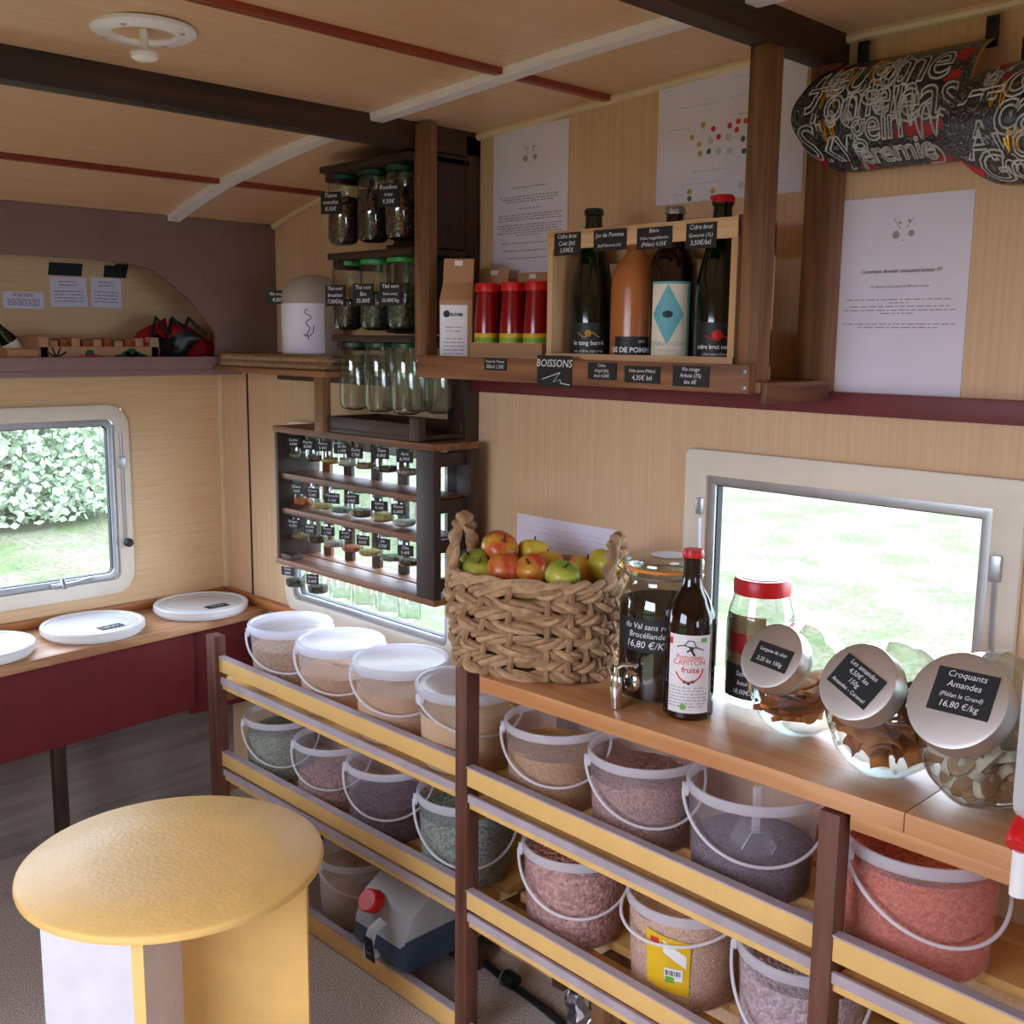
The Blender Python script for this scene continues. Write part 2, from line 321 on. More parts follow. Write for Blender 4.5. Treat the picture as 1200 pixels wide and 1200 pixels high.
def dashes(mb, o, u, v, w, y, rng, h=.0022, gap=.3, lift=.0005, centre=True, x0=0):
    """a line of unreadable print: little bars"""
    o = Vector(o); u = Vector(u).normalized(); v = Vector(v).normalized(); n = u.cross(v); x = -w/2+x0
    while x < w/2+x0:
        l = rng.uniform(.004, .016); l = min(l, w/2+x0-x)
        if l > .002: mb.add([o+u*x+v*y+n*lift, o+u*(x+l)+v*y+n*lift, o+u*(x+l)+v*(y+h)+n*lift, o+u*x+v*(y+h)+n*lift], [(0, 1, 2, 3)])
        x += l+.0028
    return mb
U = Vector((0, -1, 0)); V = Vector((0, 0, 1))          # right and up of a surface that looks into the room from the side wall
def slate(o, w, h, lines, u=U, v=V, parent=None, t=.002, label=None, group=None, name='price_tag'):
    o = Vector(o); u = Vector(u).normalized(); v = Vector(v).normalized(); n = u.cross(v)
    if parent is None:
        s = obj(name, MB().frame((0, 0, 0), u, v, w, h, t), 'slate', loc=o, smooth=False); tagit(s, label, 'price tag', group)
    else:
        s = obj(name, MB().frame(o, u, v, w, h, t), 'slate', parent, smooth=False)
    k = len(lines); ls = []
    for i, L in enumerate(lines):
        st = L if isinstance(L, str) else L[0]; sz = h*.82/k if isinstance(L, str) else L[1]
        sz = min(sz, w*.92/max(1, len(st))*1.95)
        ls.append((st, 0, h*.5-(i+.74)*h*.92/k-h*.02, sz, .15))
    if lines: writing(ls, (Vector((0, 0, 0)) if parent is None else o)+n*t, u, v, 'chalk', s)
    return s

# ================================================================== THE SETTING
def rrect(a0, a1, b0, b1, r, k=6):
    pts = []
    for cx, cy, s in ((a1-r, b1-r, 0), (a0+r, b1-r, 1), (a0+r, b0+r, 2), (a1-r, b0+r, 3)):
        for i in range(k+1):
            t = PI/2*(s+i/k); pts.append((cx+r*math.cos(t), cy+r*math.sin(t)))
    return pts
def ring(mb, axis, rect, r, w, n0, n1):
    """rounded rectangular ring of band width w, from n0 to n1 along axis"""
    a0, a1, b0, b1 = rect; o = rrect(a0, a1, b0, b1, max(r, .001)); i = rrect(a0+w, a1-w, b0+w, b1-w, max(r-w, .0008)); n = len(o)
    P = (lambda q, t: (t, q[0], q[1])) if axis == 'X' else ((lambda q, t: (q[0], t, q[1])) if axis == 'Y' else (lambda q, t: (q[0], q[1], t)))
    vs = [P(q, n0) for q in o]+[P(q, n0) for q in i]+[P(q, n1) for q in o]+[P(q, n1) for q in i]; fs = []
    for k in range(n):
        j = (k+1) % n
        fs += [(k, j, n+j, n+k), (2*n+k, 3*n+k, 3*n+j, 2*n+j), (k, 2*n+k, 2*n+j, j), (n+k, n+j, 3*n+j, 3*n+k)]
    return mb.add(vs, fs)
def wall(mb, axis, n0, n1, a0, a1, z0, z1, holes):
    cuts = sorted({a0, a1, *[h[0] for h in holes], *[h[1] for h in holes]})
    for p, q in zip(cuts, cuts[1:]):
        hs = [h for h in holes if h[0] <= p+1e-6 and h[1] >= q-1e-6]; zs = [(z0, z1)]
        if hs: zs = [(z0, hs[0][2]), (hs[0][3], z1)]
        for u, w_ in zs:
            if w_-u > 1e-4:
                if axis == 'X': mb.box(n0, n1, p, q, u, w_)
                else: mb.box(p, q, n0, n1, u, w_)
    return mb
PROF = [(0, 1.575), (-.1, 1.602), (-.2, 1.626), (-.317, 1.652), (-.4, 1.677), (-.55, 1.71), (-.8, 1.748), (-1.1, 1.783), (-1.41, 1.803), (-1.62, 1.816), (-1.93, 1.828), (-2.2, 1.831), (-4.4, 1.831)]
def ceil_z(y):
    for (y0, z0), (y1, z1) in zip(PROF, PROF[1:]):
        if y1 <= y <= y0: return z0+(z1-z0)*(y-y0)/(y1-y0)
    return 1.83
W1 = (-1.30, -.30, .672, 1.165); W2 = (-1.036, -.345, .63, 1.13); W3 = (-2.245, -1.675, .70, 1.16); DO = (-2.35, -1.35, 0, 1.60); WR = (-1.65, -.35, .78, 1.42)
struct('floor', MB().box(-2.08, .03, -4.43, .03, -.04, 0), 'floor_speckle', 'brown speckled vinyl floor of the caravan', smooth=False)
mb = MB(); n = len(PROF)
vs = [(x, y+(.04 if i == 0 else 0), z+dz) for dz in (0, .025) for x in (-2.08, .03) for i, (y, z) in enumerate(PROF)]
fs = []
for i in range(n-1): fs += [(i, i+1, n+i+1, n+i), (2*n+i, 3*n+i, 3*n+i+1, 2*n+i+1)]
mb.add(vs, fs); struct('ceiling', mb, 'ceiling_veneer', 'curved beige veneer caravan ceiling')
struct('wall_right', wall(MB(), 'X', 0, .035, -4.43, .035, 0, 1.86, [W2, W3]), 'wall_veneer', 'beige veneer side wall with two windows', smooth=False)
struct('wall_back', wall(MB(), 'Y', 0, .035, -2.08, 0, 0, 1.60, [W1]), 'wall_end_veneer', 'beige end wall with the long window', smooth=False)
struct('wall_left', wall(MB(), 'X', -2.08, -2.05, -4.43, .035, 0, 1.86, [DO]), 'wall_veneer', 'side wall with the open door, behind the camera', smooth=False)
struct('wall_front', wall(MB(), 'Y', -4.43, -4.40, -2.05, 0, 0, 1.86, [WR]), 'wall_veneer', 'rear wall with window, behind the camera', smooth=False)
# seam and corner strips
struct('trim_1', MB().box(-.004, 0, -.1495, -.1465, .62, 1.26), 'dark_wood_z', 'thin vertical panel seam on the side wall beside the corner', smooth=False)
struct('trim_2', MB().box(-.012, 0, -.012, 0, .62, 1.57), 'cream_trim', 'cream vertical corner bead', bevel=.003)
struct('trim_12', MB().box(-2.04, -.002, -.012, -.0005, 0, .40), 'lower_panel', 'grey-brown lower panel of the end wall under the bench', smooth=False)
# ceiling trim along the side wall
pts = [(-.007, y, ceil_z(y)-.006) for y in [-.31-.05*i for i in range(80)]]
struct('trim_3', MB().tube(pts, .0085, 8), 'cream_trim', 'cream moulding between ceiling and side wall')
# white cable strips along the ceiling
def ystrip(x, w, t, y0, y1):
    mb = MB(); k = 10; vs = []; fs = []
    for i in range(k+1):
        y = y0+(y1-y0)*i/k; z = ceil_z(y)
        vs += [(x-w/2, y, z+.001), (x+w/2, y, z+.001), (x+w/2-.002, y, z-t), (x-w/2+.002, y, z-t)]
    for i in range(k):
        for a in range(4): b = (a+1) % 4; fs.append((4*i+a, 4*i+b, 4*i+4+b, 4*i+4+a))
    fs += [(3, 2, 1, 0), (4*k, 4*k+1, 4*k+2, 4*k+3)]
    return mb.add(vs, fs)
struct('trim_4', ystrip(-.285, .034, .014, -.305, -1.062), 'white_paint', 'white painted batten on the curved ceiling end')
struct('trim_5', ystrip(-.272, .034, .014, -1.098, -1.888), 'white_paint', 'white painted batten on the ceiling between the two beams')
struct('trim_6', ystrip(-.272, .034, .014, -1.934, -2.9), 'white_paint', 'white painted batten on the ceiling beyond the post beam')
for i, (y, nm) in enumerate(((-.55, 'narrow red-brown ceiling batten nearest the end cabinet'), (-1.455, 'narrow red-brown ceiling batten beside the round vent'))):
    z = ceil_z(y); m = MB()
    for x0, x1 in ((-2.05, -.302 if i == 0 else -.289), (-.268 if i == 0 else -.255, -.012)): m.box(x0, x1, y-.010, y+.010, z-.010, z+.004)
    struct('trim_%d' % (7+i), m, 'red_wood_x', nm, bevel=.002)
struct('trim_9', MB().box(-2.05, 0, -1.10, -1.058, 1.733, 1.80), 'dark_wood_x', 'dark brown ceiling beam over the jar shelves', bevel=.003)
struct('trim_10', MB().box(-2.05, 0, -1.935, -1.888, 1.782, 1.84), 'dark_wood_x', 'dark brown ceiling beam over the drinks shelf posts', bevel=.003)
struct('trim_11', MB().box(-.022, 0, -3.3, -1.10, 1.249, 1.284), 'maroon_strip', 'dark red painted rail along the side wall', bevel=.002)
# windows
def window(name, axis, rect, r, label, sgn, tw=.045, stay=True):
    """rect is the outer trim; sgn points into the room"""
    w = sthing(name, label); s = sgn
    a0, a1, b0, b1 = rect; e = .012
    obj('trim_frame', ring(MB(), axis, (a0-e, a1+e, b0-e, b1+e), r, tw*.62+e, .0, s*.014), 'cream_plastic', w, bevel=.004)
    i = tw*.55; obj('metal_frame', ring(MB(), axis, (a0+i, a1-i, b0+i, b1-i), max(r-i, .006), .020, -s*.016, s*.006), 'alu', w, bevel=.002)
    i2 = i+.018; obj('rubber_seal', ring(MB(), axis, (a0+i2, a1-i2, b0+i2, b1-i2), max(r-i2, .005), .004, -s*.014, s*.001), 'rubber', w)
    i3 = i+.020; P = rrect(a0+i3, a1-i3, b0+i3, b1-i3, max(r-i3, .004))
    obj('pane', MB().prism(P, axis, -s*.008, -s*.012), 'window_glass', w, smooth=False)
    return w
w1 = window('window_1', 'Y', W1, .06, 'aluminium framed caravan window in the end wall, bushes outside', -1)
w2 = window('window_2', 'X', W2, .06, 'caravan window behind the hanging jar rack', -1)
w3 = window('window_3', 'X', W3, .012, 'rectangular caravan window behind the biscuit jars, grass outside', -1, tw=.055)
def stay(w, pts, knob=None):
    obj('stay_arm', MB().tube(pts, .004, 8), 'alu', w)
    if knob:
        k = Vector(knob); m = MB()
        m.lathe([(.0, -.011), (.009, -.011), (.012, -.006), (.012, .006), (.008, .011), (0, .011)], 12, Matrix.Translation(k) @ Matrix.Rotation(PI/2, 4, 'X'))
        obj('knob', m, 'black_plastic', w)
stay(w1, [(-.3125, -.014, 1.095), (-.3125, -.016, .80)], (-.309, -.026, .800))
obj('stay_bracket', MB().box(-.324, -.302, -.020, -.004, 1.005, 1.035), 'alu', w1, bevel=.003)
m = MB().box(-.52, -.46, -.018, -.004, .702, .712); m.tube([(-.51, -.02, .705), (-.46, -.03, .712), (-.42, -.045, .722)], .004, 6); m.tube([(-.49, -.03, .70), (-.49, -.016, .722)], .006, 8)
obj('latch', m, 'alu', w1, bevel=.001)
stay(w3, [(-.014, -2.222, 1.05), (-.016, -2.226, .86)], None)
stay(w3, [(-.014, -1.700, 1.05), (-.016, -1.700, .86)], None)
obj('stay_bracket', MB().box(-.02, -.002, -1.707, -1.692, 1.055, 1.085), 'alu', w3, bevel=.003)
obj('stay_bracket', MB().box(-.02, -.002, -2.232, -2.214, 1.02, 1.06), 'alu', w3, bevel=.003)
obj('knob', MB().box(-.035, -.008, -2.235, -2.205, .852, .872), 'black_plastic', w3, bevel=.004)
wr = window('window_4', 'Y', WR, .06, 'rear caravan window behind the camera', 1)
for ch in wr.children: ch.location = (0, -4.40, 0)
# door frame of the open door (behind the camera)
struct('door_1', ring(MB(), 'X', (DO[0], DO[1], -.05, DO[3]), .01, .03, -2.08, -2.04), 'cream_plastic', 'open door frame behind the camera', bevel=.002)
# ceiling vent
vt = thing('ceiling_vent', 'round white ceiling vent with a knob in its cream dome', 'vent', (-.828, -1.281, ceil_z(-1.281)))
obj('flange', MB().lathe([(.044, 0.002), (.074, .002), (.074, -.003), (.066, -.008), (.048, -.009), (.044, -.004), (.044, .002)], 48), 'white_plastic', vt)
obj('dome', MB().lathe([(.046, -.003), (.040, .004), (.02, .010), (.0005, .012)], 32), 'vent_dome', vt)
m = MB().lathe([(.0005, .012), (.006, .012), (.006, -.026), (.016, -.028), (.020, -.033), (.019, -.039), (.012, -.043), (.0005, -.044)], 24)
obj('knob', m, 'white_plastic', vt)
m = MB()
for a in (.6, 2.2, 3.8, 5.3): m.lathe([(.0005, -.0105), (.0035, -.0098), (.004, -.008)], 8, Matrix.Translation((.060*math.cos(a), .060*math.sin(a), 0)))
obj('screws', m, 'alu', vt, kind='stuff')

# outside: lawn and bushes
g = obj('lawn', MB().box(-14, 16, -14, 16, -.60, -.55), 'grass', smooth=False); tagit(g, 'pale mown lawn outside the caravan windows', 'lawn', kind='stuff')
def bush(loc, rx, ry, h, n, seed, label, mats=('leaf', 'leaf_pale')):
    rng = random.Random(seed); t = thing('bush', label, 'bush', loc, 0, 'bushes outside the end window')
    st = MB()
    for k in range(14):
        a = rng.uniform(0, 2*PI); r = rng.uniform(.1, .8); st.tube([(0, 0, 0), (rx*r*.4*math.cos(a), ry*r*.4*math.sin(a), h*.5), (rx*r*math.cos(a), ry*r*math.sin(a), h*rng.uniform(.8, 1.05))], lambda q: .03*(1-.8*q), 5)
    obj('branches', st, 'twig', t)
    for mi, mt in enumerate(mats):
        f = MB()
        for k in range(n//2):
            a = rng.uniform(0, 2*PI); q = rng.random()**.4; z = rng.random(); w = math.sqrt(max(.05, 1-(z-.35)**2/.5))
            p = Vector((rx*q*w*math.cos(a), ry*q*w*math.sin(a), .07+z*h)); u = Vector((rng.gauss(0, 1), rng.gauss(0, 1), rng.gauss(0, .6))).normalized(); v = u.orthogonal(); v.rotate(Matrix.Rotation(rng.uniform(0, 6), 3, u)); l = rng.uniform(.055, .12)
            f.add([p-u*l*.5, p+v*l*.28, p+u*l*.5, p-v*l*.28], [(0, 1, 2, 3)])
        obj('foliage', f, mt, t, smooth=False, kind='stuff')
bush((2.3, 8.6, -.55), 1.5, 1.0, 3.6, 20000, 1, 'tall pale green leafy bush outside the end window, the nearest one')
bush((4.6, 10.4, -.55), 1.7, 1.0, 4.2, 20000, 2, 'tall leafy bush standing behind the nearest bush outside the end window')
bush((.2, 10.4, -.55), 1.7, 1.0, 3.8, 20000, 3, 'broad paler bush beside the nearest bush outside the end window', ('leaf_pale', 'leaf'))
bush((2.6, 12.8, -.55), 2.4, .9, 4.8, 20000, 4, 'highest bush at the very back of the lawn', ('leaf_pale', 'leaf'))

hg = thing('light_blocking_hedge', 'long clipped foliage, unseen, added outside the open door to block low sky light', 'light_blocking_hedge', (-5.6, -2.5, -.55))  # added out of view, keeps light from the horizon off the upper walls
rng = random.Random(12); m = MB()
m.grid(lambda u, v: Vector((.35+.12*math.sin(9*u+14*v)+rng.uniform(-.06, .06)-.25*max(0, v-.8)*5*.6, (u-.5)*15, 1.75*min(1, v*1.15)+rng.uniform(-.04, .04)*(v > .1))), 120, 16)
m.grid(lambda u, v: Vector((.1-1.1*v, (u-.5)*15, 1.75+rng.uniform(-.05, .05))), 120, 5)
obj('foliage', m, 'hedge_leaf', hg, smooth=False, kind='stuff'); m = MB()
for k in range(30): m.tube([(-.4, -7.2+k*.5, 0), (-.4+.1*math.sin(k), -7.2+k*.5, 1.65)], .03, 5)
obj('stems', m, 'twig', hg, kind='stuff')

# ================================================================== OVERHEAD CABINET at the end wall
cab = thing('overhead_cabinet', 'brown overhead cabinet with an arched opening above the end window', 'cabinet', (0, 0, 0))
yf = -.305
edge = [(-2.04, 1.40), (-1.75, 1.46), (-1.4, 1.52), (-1.0, 1.532), (-.70, 1.534), (-.50, 1.534), (-.42, 1.532), (-.351, 1.520), (-.304, 1.490), (-.24, 1.439), (-.181, 1.368)]
m = MB()
zt = ceil_z(yf)-.002
for (xa, za), (xb, zb) in zip(edge, edge[1:]): m.prism([(xa, za), (xb, zb), (xb, zt), (xa, zt)], 'Y', yf, yf+.012)
m.prism([(-.181, 1.27), (0, 1.27), (0, zt), (-.181, zt)], 'Y', yf, yf+.012)
obj('face_panel', m, 'brown_paint', cab, smooth=False)
obj('bottom_board', MB().box(-2.04, -.0, yf, -.001, 1.272, 1.287), 'brown_paint', cab, bevel=.001)
obj('ledge', MB().box(-2.04, -.178, yf-.016, yf+.002, 1.278, 1.309), 'brown_ledge', cab, bevel=.003)
obj('bottom_rail', MB().box(-2.04, -.115, yf-.012, yf+.004, 1.262, 1.278), 'brown_ledge', cab, bevel=.002)
# papers and tags inside, on the end wall
rng = random.Random(5)
UE = Vector((1, 0, 0))
def inpaper(px0, py0, px1, py1, label, tilt=0):
    a = ony(px0, py0, -.002); b = ony(px1, py1, -.002); w = b.x-a.x; h = a.z-b.z; c = (a+b)/2
    u = Vector((math.cos(tilt), 0, math.sin(tilt))); v = Vector((-math.sin(tilt), 0, math.cos(tilt)))
    p = obj('notice', MB().frame((0, 0, 0), u, v, w, h, .001), 'paper', loc=(c.x, -.0005, c.z), smooth=False); tagit(p, label, 'notice')
    m = MB()
    for k in range(7):
        if k in (2,): continue
        dashes(m, Vector((0, -.001, 0)), u, v, w*(.5 if k < 2 else .8), h*(.33-.11*k), rng, .003)
    obj('print', m, 'paper_print', p, smooth=False)
inpaper(58, 324, 103, 360, 'small white notice inside the cabinet under the wide black tag', .02)
inpaper(106, 325, 143, 361, 'small white notice inside the cabinet under the notched black tag', -.02)
inpaper(3, 341, 52, 362, 'wide white notice low inside the overhead cabinet')
a = ony(76, 310, 0)
t1 = obj('black_tag', MB().prism([(-.045, -.016), (.04, -.016), (.046, .016), (-.04, .016)], 'Y', -.002, 0), 'slate', loc=(a.x, 0, 1.478+.012), smooth=False); tagit(t1, 'wide black slate tag inside the overhead cabinet', 'tag')
t1.location = (a.x, -.001, a.z-.012)
a = ony(135, 312, 0)
t2 = obj('black_tag', MB().prism([(-.034, -.018), (.026, -.018), (.036, .018), (.0, .018), (-.002, .013), (-.03, .013)], 'Y', -.002, 0), 'slate', loc=(a.x, -.001, a.z-.012), smooth=False); tagit(t2, 'notched black slate tag inside the overhead cabinet', 'tag')
# fruit crate inside
zc = 1.287
A = ony(47, 418, yf+.05); B = ony(187, 418, yf+.05); cx = (A.x+B.x)/2; cw = B.x-A.x
cr = thing('fruit_crate', 'small printed cardboard fruit crate in the overhead cabinet', 'crate', (cx, yf+.05, zc))
obj('front_board', MB().box(-cw/2, cw/2, 0, .004, 0, .045), 'kraft', cr, bevel=.001); obj('back_board', MB().box(-cw/2, cw/2, .14, .144, 0, .045), 'kraft', cr)
for s in (-1, 1): obj('end_board', MB().box(s*cw/2-s*.022, s*cw/2, .0, .144, 0, .068), 'kraft', cr, bevel=.002)
obj('base_board', MB().box(-cw/2, cw/2, 0, .144, 0, .004), 'kraft', cr)
m = MB()
for x, z, r in ((.04, .014, .013), (.06, .02, .015), (.075, .026, .016), (.09, .018, .015), (.105, .016, .012), (-.03, .026, .012)): m.disc((x, -.0008, z), (0, -1, 0), r, 16)
obj('leaf_print', m, 'dark_green_lid', cr, smooth=False, kind='stuff')
m = MB()
for x, z, r in ((-.05, .012, .013), (-.035, .014, .012), (-.02, .014, .014), (-.005, .012, .012)): m.disc((x, -.0012, z), (0, -1, 0), r, 16)
obj('fruit_print', m, 'label_red', cr, smooth=False)
m = MB()
for a in (.6, 1.2, 1.9, 2.5): m.bar((-.11, -.001, .018), (-.11+.028*math.cos(a), -.001, .018+.026*math.sin(a)), .004, .001, (0, 1, 0))
obj('sprig_print', m, 'label_black', cr, smooth=False)
for i in range(9):
    x = cx-cw*.36+cw*.72*i/8
    p = obj('wrapped_packet', MB().box(-.0105, .0105, -.03, .03, 0, .056+.003*(i % 3)), 'biscuit_dark' if i % 2 else 'cork', loc=(x, yf+.10, zc+.004), bevel=.004); tagit(p, 'brown wrapped packet standing in the small fruit crate', 'packet', 'packets in the fruit crate')
A = ony(12, 418, yf+.05); B = ony(44, 418, yf+.05)
p = obj('speckled_box', MB().box(-.035, .035, 0, .07, 0, .04), 'cork', loc=((A.x+B.x)/2, yf+.05, zc), bevel=.004); tagit(p, 'small brown speckled box beside the fruit crate', 'box')
a = ony(28, 388, yf+.16)
bt = thing('leaning_bottle', 'small dark bottle leaning inside the overhead cabinet', 'bottle', (a.x-.01, yf+.16, zc+.012))
bt.rotation_euler = (0, -.55, 0)
obj('glass', MB().lathe([(.001, 0), (.018, 0), (.02, .01), (.02, .06), (.008, .09), (.007, .12), (.001, .12)], 16), 'dark_glass_green', bt); obj('neck_label', MB().lathe([(.0205, .02), (.0205, .05)], 16), 'label_cream', bt)
# red bag
rng = random.Random(11)
a = ony(208, 418, yf+.07)
rb = thing('red_bag', 'crumpled red and black bag stuffed in the cabinet corner', 'bag', (a.x, yf+.11, zc))
def bagf(u, v):
    t = 2*PI*u; r = math.sin(PI*min(.97, v*.9+.08)); k = 1+.18*math.sin(3*t+v*7)+.12*math.sin(7*t-5*v)
    return Vector((.10*r*k*math.cos(t), .06*r*k*math.sin(t), .105*v+.014*math.sin(5*t+3*v)*v))
obj('body', MB().grid(bagf, 36, 14, True), 'red_bag', rb)
m = MB()
for k in range(3): m.tube([(-.07+.04*k, -.045, .07), (-.05+.045*k, -.03, .118), (-.02+.05*k, -.045, .075)], .005, 6)
obj('strap', m, 'black_plastic', rb)
obj('side_patch', MB().grid(lambda u, v: bagf(.62+.2*u, .2+.5*v)*1.03, 8, 8), 'black_plastic', rb)

# ================================================================== END BENCH with three tubs
bn = thing('end_bench', 'low wooden bench top with dark red front under the end window', 'bench', (0, 0, 0))
zb = .605
obj('top', MB().prism([(-2.04, -.001), (-.004, -.001), (-.004, -.231), (-.044, -.235), (-2.04, -.431)], 'Z', zb-.024, zb), 'bench_wood', bn, bevel=.002)
obj('back_strip', MB().box(-2.04, -.004, -.020, -.001, zb, zb+.022), 'orange_wood', bn, bevel=.002)
obj('side_strip', MB().box(-.022, -.001, -.40, -.004, zb, zb+.024), 'orange_wood_y', bn, bevel=.002)
def fy(x): return -.326-(x+.11)*-.0902
m = MB(); xs = (-2.04, -.245)
for off, nm in ((0, 'f'),):
    m.add([(x, -.235+(x+.044)*.098+.010+d, z) for x in xs for d in (0, .012) for z in (.37, zb-.02)], [(0, 1, 5, 4), (2, 6, 7, 3), (0, 4, 6, 2), (1, 3, 7, 5), (0, 2, 3, 1), (4, 5, 7, 6)])
obj('front_panel', m, 'maroon_paint', bn, smooth=False)
obj('end_panel', MB().box(-.245, -.004, -.222, -.210, .345, zb-.024), 'maroon_paint', bn, smooth=False)
for x in (-.62, -1.5): obj('leg', MB().box(x-.015, x+.015, -.272, -.244, 0, .40), 'dark_wood_z', bn, bevel=.002)
def tub(px, py, label, tag=True, rot=0):
    p = onz(px, py, zb+.03); p = onz(px, py, zb+.026); p = Vector((p.x, -.142-.06*abs(p.x+.2), zb))
    t = thing('lidded_tub', label, 'tub', p, rot, 'white tubs on the end bench')
    obj('body', MB().lathe([(.001, 0), (.115, 0), (.119, .003), (.121, .014)], 48), 'white_tub', t)
    obj('lid', MB().lathe([(.123, .010), (.1265, .011), (.127, .024), (.124, .0275), (.117, .0275), (.114, .023), (.001, .0225)], 56), 'white_tub', t)
    obj('lid_rib', MB().lathe([(.095, .0226), (.093, .0242), (.091, .0226)], 48), 'white_tub', t)
    if tag: slate((.02, -.06, .0232), .062, .030, ['sel gris'], (1, .12, 0), (-.12, 1, 0), t, .0015)
    return t
tub(240, 707, 'white round lidded tub nearest the corner on the end bench', rot=-.1)
tub(121, 735, 'white round lidded tub with a tag, between two other tubs')
tub(-12, 764, 'white round lidded tub under the end window, without a tag', False)

# ================================================================== ROUND TABLE
tc_ = onz(204, 1003, .5)
tb = thing('round_table', 'yellow painted round side table on a crossed panel base', 'table', (tc_.x, tc_.y, 0))
obj('tabletop', MB().lathe([(.001, .482), (.240, .482), (.246, .485), (.2475, .491), (.246, .497), (.242, .5), (.12, .5), (.001, .5)], 72), 'yellow_table', tb)
dr = Vector((.72, -.694, 0)); dn = Vector((-.66, -.751, 0))
def panel(d, a, b, t, z1=.482): return MB().bar(d*a+Vector((0, 0, z1/2)), d*b+Vector((0, 0, z1/2)), t, z1)
obj('base_panel', panel(dr, .008, .222, .018), 'yellow_table', tb, bevel=.001)
obj('base_panel', panel(dr, -.228, -.008, .018), 'table_white', tb, bevel=.001)
obj('base_panel', panel(dn, -.22, .218, .017), 'table_white', tb, bevel=.001)
obj('panel_edge', MB().bar(dn*.2195+Vector((0, 0, .241)), dn*.2215+Vector((0, 0, .241)), .0175, .482), 'yellow_table', tb)

# ================================================================== STORAGE RACK along the side wall
rk = thing('bucket_rack', 'dark post rack with yellow rails holding plastic buckets of dry goods', 'rack', (0, 0, 0))
def rx(y): return -.300 if y > -1.39 else -.318-(-(y)-1.42)*.035      # front line of the rack
for y0, y1, z1, x in ((-.487, -.447, .630, -.300), (-1.418, -1.386, .779, -.305), (-2.178, -2.148, .748, -.332), (-3.0, -2.97, .748, -.35)):
    obj('post', MB().box(x-.016, x+.016, y0, y1, 0, z1), 'rack_wood_z', rk, bevel=.002)
for y0, y1 in ((-.49, -.45), (-1.418, -1.386), (-2.178, -2.148)):
    obj('rear_post', MB().box(-.045, -.012, y0, y1, 0, .60 if y0 > -1 else .748), 'rack_wood_z', rk, bevel=.002)
    for z in (.505, .267): obj('cross_batten', MB().box(-.30, -.012, y0+.004, y1-.004, z-.045, z-.012), 'mid_wood_x', rk, bevel=.002)
def rail(ya, yb, xa, xb, z0, z1):
    r_ = obj('rail', MB().bar((xa, ya, (z0+z1)/2), (xb, yb, (z0+z1)/2), .016, z1-z0), 'yellow_bar', rk, bevel=.0015)
    obj('rail_edge', MB().bar((xa-.001, ya, z1+.0012), (xb-.001, yb, z1+.0012), .0175, .0030), 'grey_edge', r_)
segs = ((-.452, -1.386, -.296, -.296), (-1.418, -2.148, -.312, -.330), (-2.178, -2.97, -.338, -.352))
for ya, yb, xa, xb in segs:
    for z0, z1 in ((.541, .577), (.296, .331)): rail(ya, yb, xa, xb, z0, z1)
    rail(ya, yb, xa, xb, .003, .05)
    for zs in (.512, .274):
        fr = obj('shelf_slat', MB().bar((xa+.048, ya, zs-.009), (xb+.048, yb, zs-.009), .098, .018), 'yellow_shelf', rk, bevel=.001)
        obj('slat_edge', MB().bar((xa-.003, ya, zs+.004), (xb-.003, yb, zs+.004), .006, .016), 'grey_edge', fr)
        obj('shelf_slat', MB().bar((-.125, ya, zs-.009), (-.125, yb, zs-.009), .10, .018), 'yellow_shelf', rk, bevel=.001)
        obj('shelf_slat', MB().bar((-.035, ya, zs-.009), (-.035, yb, zs-.009), .05, .018), 'yellow_shelf', rk, bevel=.001)

# worktop: two planks end to end with a batten below
zw = .78
wt = thing('worktop', 'long orange-brown wooden worktop over the bucket rack', 'worktop', (0, 0, 0))
obj('plank', MB().prism([(-.002, -1.425), (-.002, -2.262), (-.343, -2.262), (-.343, -2.05), (-.360, -1.495), (-.25, -1.425)], 'Z', zw-.028, zw), 'counter_wood', wt, bevel=.002)
obj('plank', MB().prism([(-.002, -2.2635), (-.002, -3.05), (-.362, -3.05), (-.345, -2.2635)], 'Z', zw-.027, zw+.001), 'counter_wood', wt, bevel=.002)
obj('batten', MB().box(-.334, -.30, -3.05, -2.185, zw-.052, zw-.028), 'counter_wood', wt, bevel=.002)

# ------------------------------------------------------------------ buckets
BH = .178
def mesh_once(fn, cache={}):
    if fn not in cache: cache[fn] = fn()
    return cache[fn]
def bk_body(): return MB().lathe([(.001, .001), (.087, .001), (.0915, .005), (.0985, .150), (.0995, .172)], 48).mesh('tub')
def bk_rim(): return MB().lathe([(.0988, .161), (.1028, .161), (.1036, .164), (.1036, .174), (.1022, .178), (.0988, .178), (.0980, .173), (.0988, .161)], 48).mesh('rim')
def bk_lid(): return MB().lathe([(.1048, .166), (.1062, .168), (.1064, .179), (.1035, .1835), (.099, .1835), (.0965, .1785), (.080, .1775), (.078, .1765), (.001, .1765)], 48).mesh('lid')
def bk_lug(): return MB().lathe([(.001, -.004), (.012, -.004), (.012, .004), (.001, .004)], 16, Matrix.Translation((.1055, 0, .158)) @ Matrix.Rotation(PI/2, 4, 'Y')).mesh('lug')
def bk_lug2(): return MB().lathe([(.001, -.004), (.012, -.004), (.012, .004), (.001, .004)], 16, Matrix.Translation((-.1055, 0, .158)) @ Matrix.Rotation(PI/2, 4, 'Y')).mesh('lug')
def bk_handle(drop, push=0.):
    pts = []
    for i in range(33):
        a = -PI/2+PI*i/32; ca = max(0, math.cos(a)); r = .109+.004*ca+push*ca
        pts.append((r*math.sin(a), -r*ca, .158-drop*ca**.9))
    mb = MB(); mb.tube(pts, .0027, 8); return mb
FV = math.atan2(-.694, .72)
